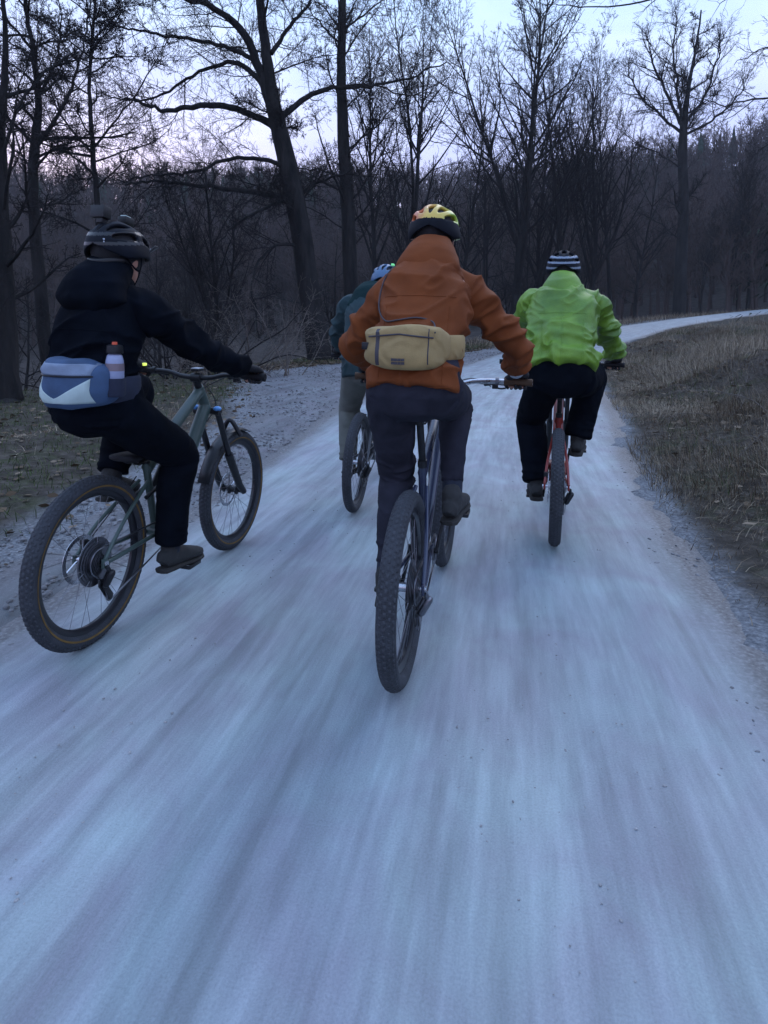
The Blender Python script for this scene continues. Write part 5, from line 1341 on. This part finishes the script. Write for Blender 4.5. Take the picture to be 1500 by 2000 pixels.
# --- orange rider, middle
c = (.066, 2.257); M_o = bike_matrix((c[0], c[1], road_z(*c)), 12.5, 1.3)
b_o, P_o, ped_o = make_bike('mountain_bike', "dark blue mountain bike with a cream headset band, ridden by the person in orange", M_o,
    dict(frame='navy_paint', crank=62, lever='darksteel', bar='steel', grip='brown_grip', headset=True, mech='darksteel', drop=.03, fender=False, stanchion='black_metal', tw=.0335))
o = person(M_o, dict(label="rider in a rust orange hooded jacket and slate trousers with a yellow helmet", pelvis=(.16, .012, 1.065), neck=(.50, .005, 1.52), head=(.585, .012, 1.652), hf=(1, -.02, -.1), bow=(-.045, .0, .04),
    jacket='orange_fabric', trousers='slate_fabric', foot={1: (-8, 0), -1: (-4, 0)}, elbow=lambda s: (-.5, s * .36, .0), sh=.162, leg=[.102, .090, .066, .056, .040], pel=[.172, .135], cuff=.07,
    hoodk=.86, jr=[.176, .166, .160, .172, .138, .075], jd=[.145, .135, .125, .135, .120, .08], shf=(.015, 0, -.055), tfold=1.8, wristband=True, shoe='shoe', hem=-.04, hemoff=(-.02, 0, -.025), arm=[.068, .058, .052, .047, .040], knee=lambda s: (1, s * .02, .1)), P_o, ped_o)
he, to, Rh = helmet(o['root'], o['H'](-.01, 0, .035), o['hf'], (0, 0, 1), 'yellow_helmet', 'black_helmet', rear_dark=True)
e, bvh, body, xb = pack(M_o, o, 'waist_pack', "beige waist pack with a grey shoulder cord across the orange jacket's back", 1.215, .146, .074, .058, 0, 0, yoff=.030)
bo = part('pouch', [body], M['beige_fabric'], e); belt(e, bvh, 1.215, .045, 'beige_fabric', .24, .01)
q = body[0]
# wrinkle flap edge, zip and dark print
def on_pack(y, z, off=.003):
    bmm = on_pack.b.ray_cast(Vector((-1.2, y, z)), Vector((1, 0, 0))); return A((bmm[0].x if bmm[0] is not None else xb) - off, y, z)
on_pack.b = BVHTree.FromPolygons([tuple(v) for v in body[0]], [tuple(f) for f in body[1]])
part('zip', [sweep([on_pack(y, 1.215 + .046 - abs(y - .03) * .10) for y in np.linspace(-.08, .15, 20)], .0028, 6)], M['cord'], bo)
part('seam', [sweep([on_pack(-.066, z, .001) for z in np.linspace(1.158, 1.28, 12)], .0022, 6)], M['cord'], bo)
part('print', [box(on_pack(.030 + dx, 1.168 + dz, .0012), (.0012, .0055, .0045)) for dx in (-.016, -.004, .008, .019) for dz in (-.006, .006)], M['cord'], bo, kind='stuff')
part('buckle', [box(on_pack(.165, 1.215, .008), (.006, .016, .013), bev=.003)], M['black_metal'], bo); part('webbing', [sweep([on_pack(.108, z, .003) for z in np.linspace(1.152, 1.276, 12)], .0085, 6, R2=.0018, up=(0, 1, 0))], M['cord'], bo)
cs = [(o['sho'][1] + A(.03, -.06, .07))]
for y, z in ((.125, 1.53), (.145, 1.50), (.165, 1.45), (.172, 1.38), (.158, 1.335), (.12, 1.305), (.07, 1.31), (.0, 1.32), (-.06, 1.305), (-.10, 1.28)):
    x = back_x(bvh, y, z, .006)
    if x is not None: cs.append(A(x, y, z))
cs[-1] = on_pack(-.085, 1.268, .004)
part('shoulder_cord', [tube(cs, .0030, 8)], M['cord'], e)

# --- rider in black, left
c = (-1.205, 2.545); M_l = bike_matrix((c[0], c[1], road_z(*c)), 15, 2.2)
b_l, P_l, ped_l = make_bike('mountain_bike', "olive green mountain bike with tan-striped tyres ridden by the person in black", M_l,
    dict(frame='olive_paint', crank=-72, down=.040, dw=.8, top=.026, tan=True, motor=False, shock=True, drop=.20, computer=True, left_light=True, fork_cap=True, tw=.032,
         geo=dict(crown=(.895, .855), htop=(.810, .985), bar_x=.785, bar_z=1.065, grip=.335, st=(.37, .66), seat=(.27, .93))))
l = person(M_l, dict(label="rider dressed all in black with a black helmet carrying a camera and lights", pelvis=(.05, .0, .985), neck=(.12, -.02, 1.44), head=(.145, -.03, 1.565), hf=(1, .0, -.12), bow=(-.055, 0, .0),
    jacket='black_fabric', trousers='black_fabric', foot={1: (6, 0), -1: (3, 0)}, elbow=lambda s: (-.1, s * .35, -.9), sh=.175, shf=(.07, 0, -.03), leg=[.115, .102, .080, .074, .066], pel=[.18, .16], cuff=.03,
    jr=[.165, .156, .150, .165, .145, .078], jd=[.14, .135, .125, .132, .12, .08], shoe='shoe', hemoff=(-.01, 0, -.06), fold=.8, arm=[.076, .064, .056, .050, .042], hair=False, hoodk=.86), P_l, ped_l)
he, to, Rh = helmet(l['root'], l['H'](-.01, 0, .035), nrm((1, 0, -.12)), (0, 0, 1), 'black_helmet', 'gloss_black', stripes=(.035, .073))
part('camera', [box(to(-.075, .035, .140), (.024, .031, .024), Rh, .004), sweep([to(-.052, .035, .140), to(-.046, .035, .140)], .012, 16), box(to(-.07, .03, .108), (.02, .014, .012), Rh, .003)], M['black_metal'], he)
part('lamp', [box(to(.035, -.0, .135), (.028, .020, .016), Rh, .005), sweep([to(.06, 0, .135), to(.07, 0, .134)], .014, 14)], M['black_metal'], he)
part('lamp_cap', [box(to(.03, .0, .152), (.018, .012, .003), Rh, .001)], M['reflective'], he)
part('reflector', [box(to(-.137, -.02, .018), (.003, .022, .003), Rh, .001), box(to(-.137, -.02, .008), (.003, .022, .003), Rh, .001)], M['white_plastic'], he)
e, bvh, body, xb = pack(M_l, l, 'waist_pack', "blue and grey waist pack with pale reflective corners and a drinks bottle", 1.09, .132, .088, .066, 0, 0, yoff=-.035, seed=8)
bo = part('pouch', [body], M['blue_fabric'], e); belt(e, bvh, 1.06, .05, 'navy_fabric', -.0)
on_pack.b = BVHTree.FromPolygons([tuple(v) for v in body[0]], [tuple(f) for f in body[1]])
def patch(name, poly, mt, off=.003):
    V = [on_pack(y, z, off) for y, z in poly]; n = len(V); cc = np.mean(V, 0); cc = on_pack(cc[1], cc[2], off)
    Vs = V + [cc]; Fs = [(i, (i + 1) % n, n) for i in range(n)]; ob = link(name, mesh_from(name, np.array(Vs), Fs), M[mt], bo); md = ob.modifiers.new("t", 'SOLIDIFY'); md.thickness = .003; return ob
def grid_patch(name, zy, mt, off=.003):
    """zy(u,v) -> (y,z)"""
    n, m = 16, 9; V = [on_pack(*zy(i / n, j / m), off) for i in range(n + 1) for j in range(m + 1)]
    Fs = [(i * (m + 1) + j, i * (m + 1) + j + 1, (i + 1) * (m + 1) + j + 1, (i + 1) * (m + 1) + j) for i in range(n) for j in range(m)]
    ob = link(name, mesh_from(name, np.array(V), Fs), M[mt], bo); md = ob.modifiers.new("t", 'SOLIDIFY'); md.thickness = .003; return ob
zc = 1.09
grid_patch('top_panel', lambda u, v: (-.145 + .22 * u, zc + .034 + .042 * v), 'grey_fabric')
grid_patch('reflective_panel', lambda u, v: (-.145 + .22 * u, (zc - .070) + v * (.018 + .075 * abs(2 * u - 1) ** 1.3)), 'reflective')
part('zip', [sweep([on_pack(y, zc + .030) for y in np.linspace(-.15, .08, 20)], .003, 6)], M['black_metal'], bo)
bt = l['low'] * 0 + A(xb + .035, -.17, zc + .03)
b_ = empty('drinks_bottle', "clear drinks bottle with a dark cap in the side of the blue waist pack", 'bottle', None, M=M_l)
part('bottle_body', [sweep([bt + A(0, 0, z) for z in (-.07, -.065, .02, .055, .075, .085)], [.030, .034, .034, .032, .027, .018], 22)], M['clear_bottle'], b_)
part('bottle_cap', [sweep([bt + A(0, 0, z) for z in (.083, .088, .112, .116)], [.030, .031, .029, .02], 20)], M['black_metal'], b_)
part('label_band', [sweep([bt + A(0, 0, z) for z in (.018, .046)], [.0345, .0335], 22)], M['amber'], b_)
part('spout', [sweep([bt + A(0, 0, .116), bt + A(0, 0, .126)], [.010, .009], 14)], M['glow_red'], b_)
part('bottle_pocket', [sweep([bt + A(0, 0, z) for z in (-.08, -.07, -.01)], [.034, .040, .040], 20)], M['navy_fabric'], e)

# --- rider in lime green, right
c = (1.017, 3.754); M_g = bike_matrix((c[0], c[1], road_z(*c)), 15, 1.0)
b_g, P_g, ped_g = make_bike('mountain_bike', "red electric mountain bike under the rider in lime green", M_g,
    dict(frame='red_paint', crank=55, down=.036, top=.026, motor=True, shock=True, drop=.10, tw=.035, fender=False))
g = person(M_g, dict(label="rider in a lime green hooded jacket and baggy black trousers with a striped helmet", pelvis=(.10, .0, 1.0), neck=(.45, .01, 1.505), head=(.545, .01, 1.635), hf=(1, 0, -.1), bow=(-.04, 0, .04),
    jacket='green_fabric', trousers='black_fabric', foot={1: (0, 0), -1: (-6, 0)}, elbow=lambda s: (-.2, s * .95, .05), sh=.185, leg=[.115, .108, .088, .086, .080], pel=[.18, .14], cuff=.02, tfold=1.4,
    jr=[.198, .198, .195, .205, .175, .085], jd=[.155, .15, .14, .145, .13, .085], shoe='shoe', hemoff=(-.02, 0, .03), arm=[.074, .063, .056, .050, .042], fold=1.2, center_seam=True, hoodk=.88, knee=lambda s: (1, s * .25, .1), shoek=1.08), P_g, ped_g)
he, to, Rh = helmet(g['root'], g['H'](-.01, 0, .035), g['hf'], (0, 0, 1), 'black_helmet', 'white_stripe', stripes=(.012, .048, .082))

# --- rider in teal, behind the orange one
c = (-.205, 4.438); M_t = bike_matrix((c[0], c[1], road_z(*c)), 10, 3.0)
b_t, P_t, ped_t = make_bike('mountain_bike', "grey mountain bike of the rider in teal, half hidden behind the orange rider", M_t,
    dict(frame='grey_paint', crank=62, shock=True, drop=.05, motor=True, fender=False, geo=dict(grip=.38)))
t = person(M_t, dict(label="rider in teal jacket, khaki trousers and blue helmet, half hidden by the orange rider", pelvis=(.12, -.03, 1.0), neck=(.42, .02, 1.48), head=(.51, -.05, 1.61), hf=(1, -.1, -.1), bow=(-.04, 0, .05),
    jacket='teal_fabric', trousers='khaki_fabric', hood_mat='teal_dark', foot={1: (-6, 0), -1: (-2, 0)}, elbow=lambda s: (-.2, s * .9, .0), leg=[.105, .098, .076, .070, .062], cuff=.03, shoe='shoe_brown', knee=lambda s: (1, s * .3, .1),
    jr=[.19, .19, .185, .19, .17, .085]), P_t, ped_t)
he, to, Rh = helmet(t['root'], t['H'](-.01, 0, .035), t['hf'], (0, 0, 1), 'blue_helmet', 'blue_helmet')
part('lamp', [box(to(-.03, -.052, .112), (.016, .010, .007), Rh, .002)], M['glow_green'], he)
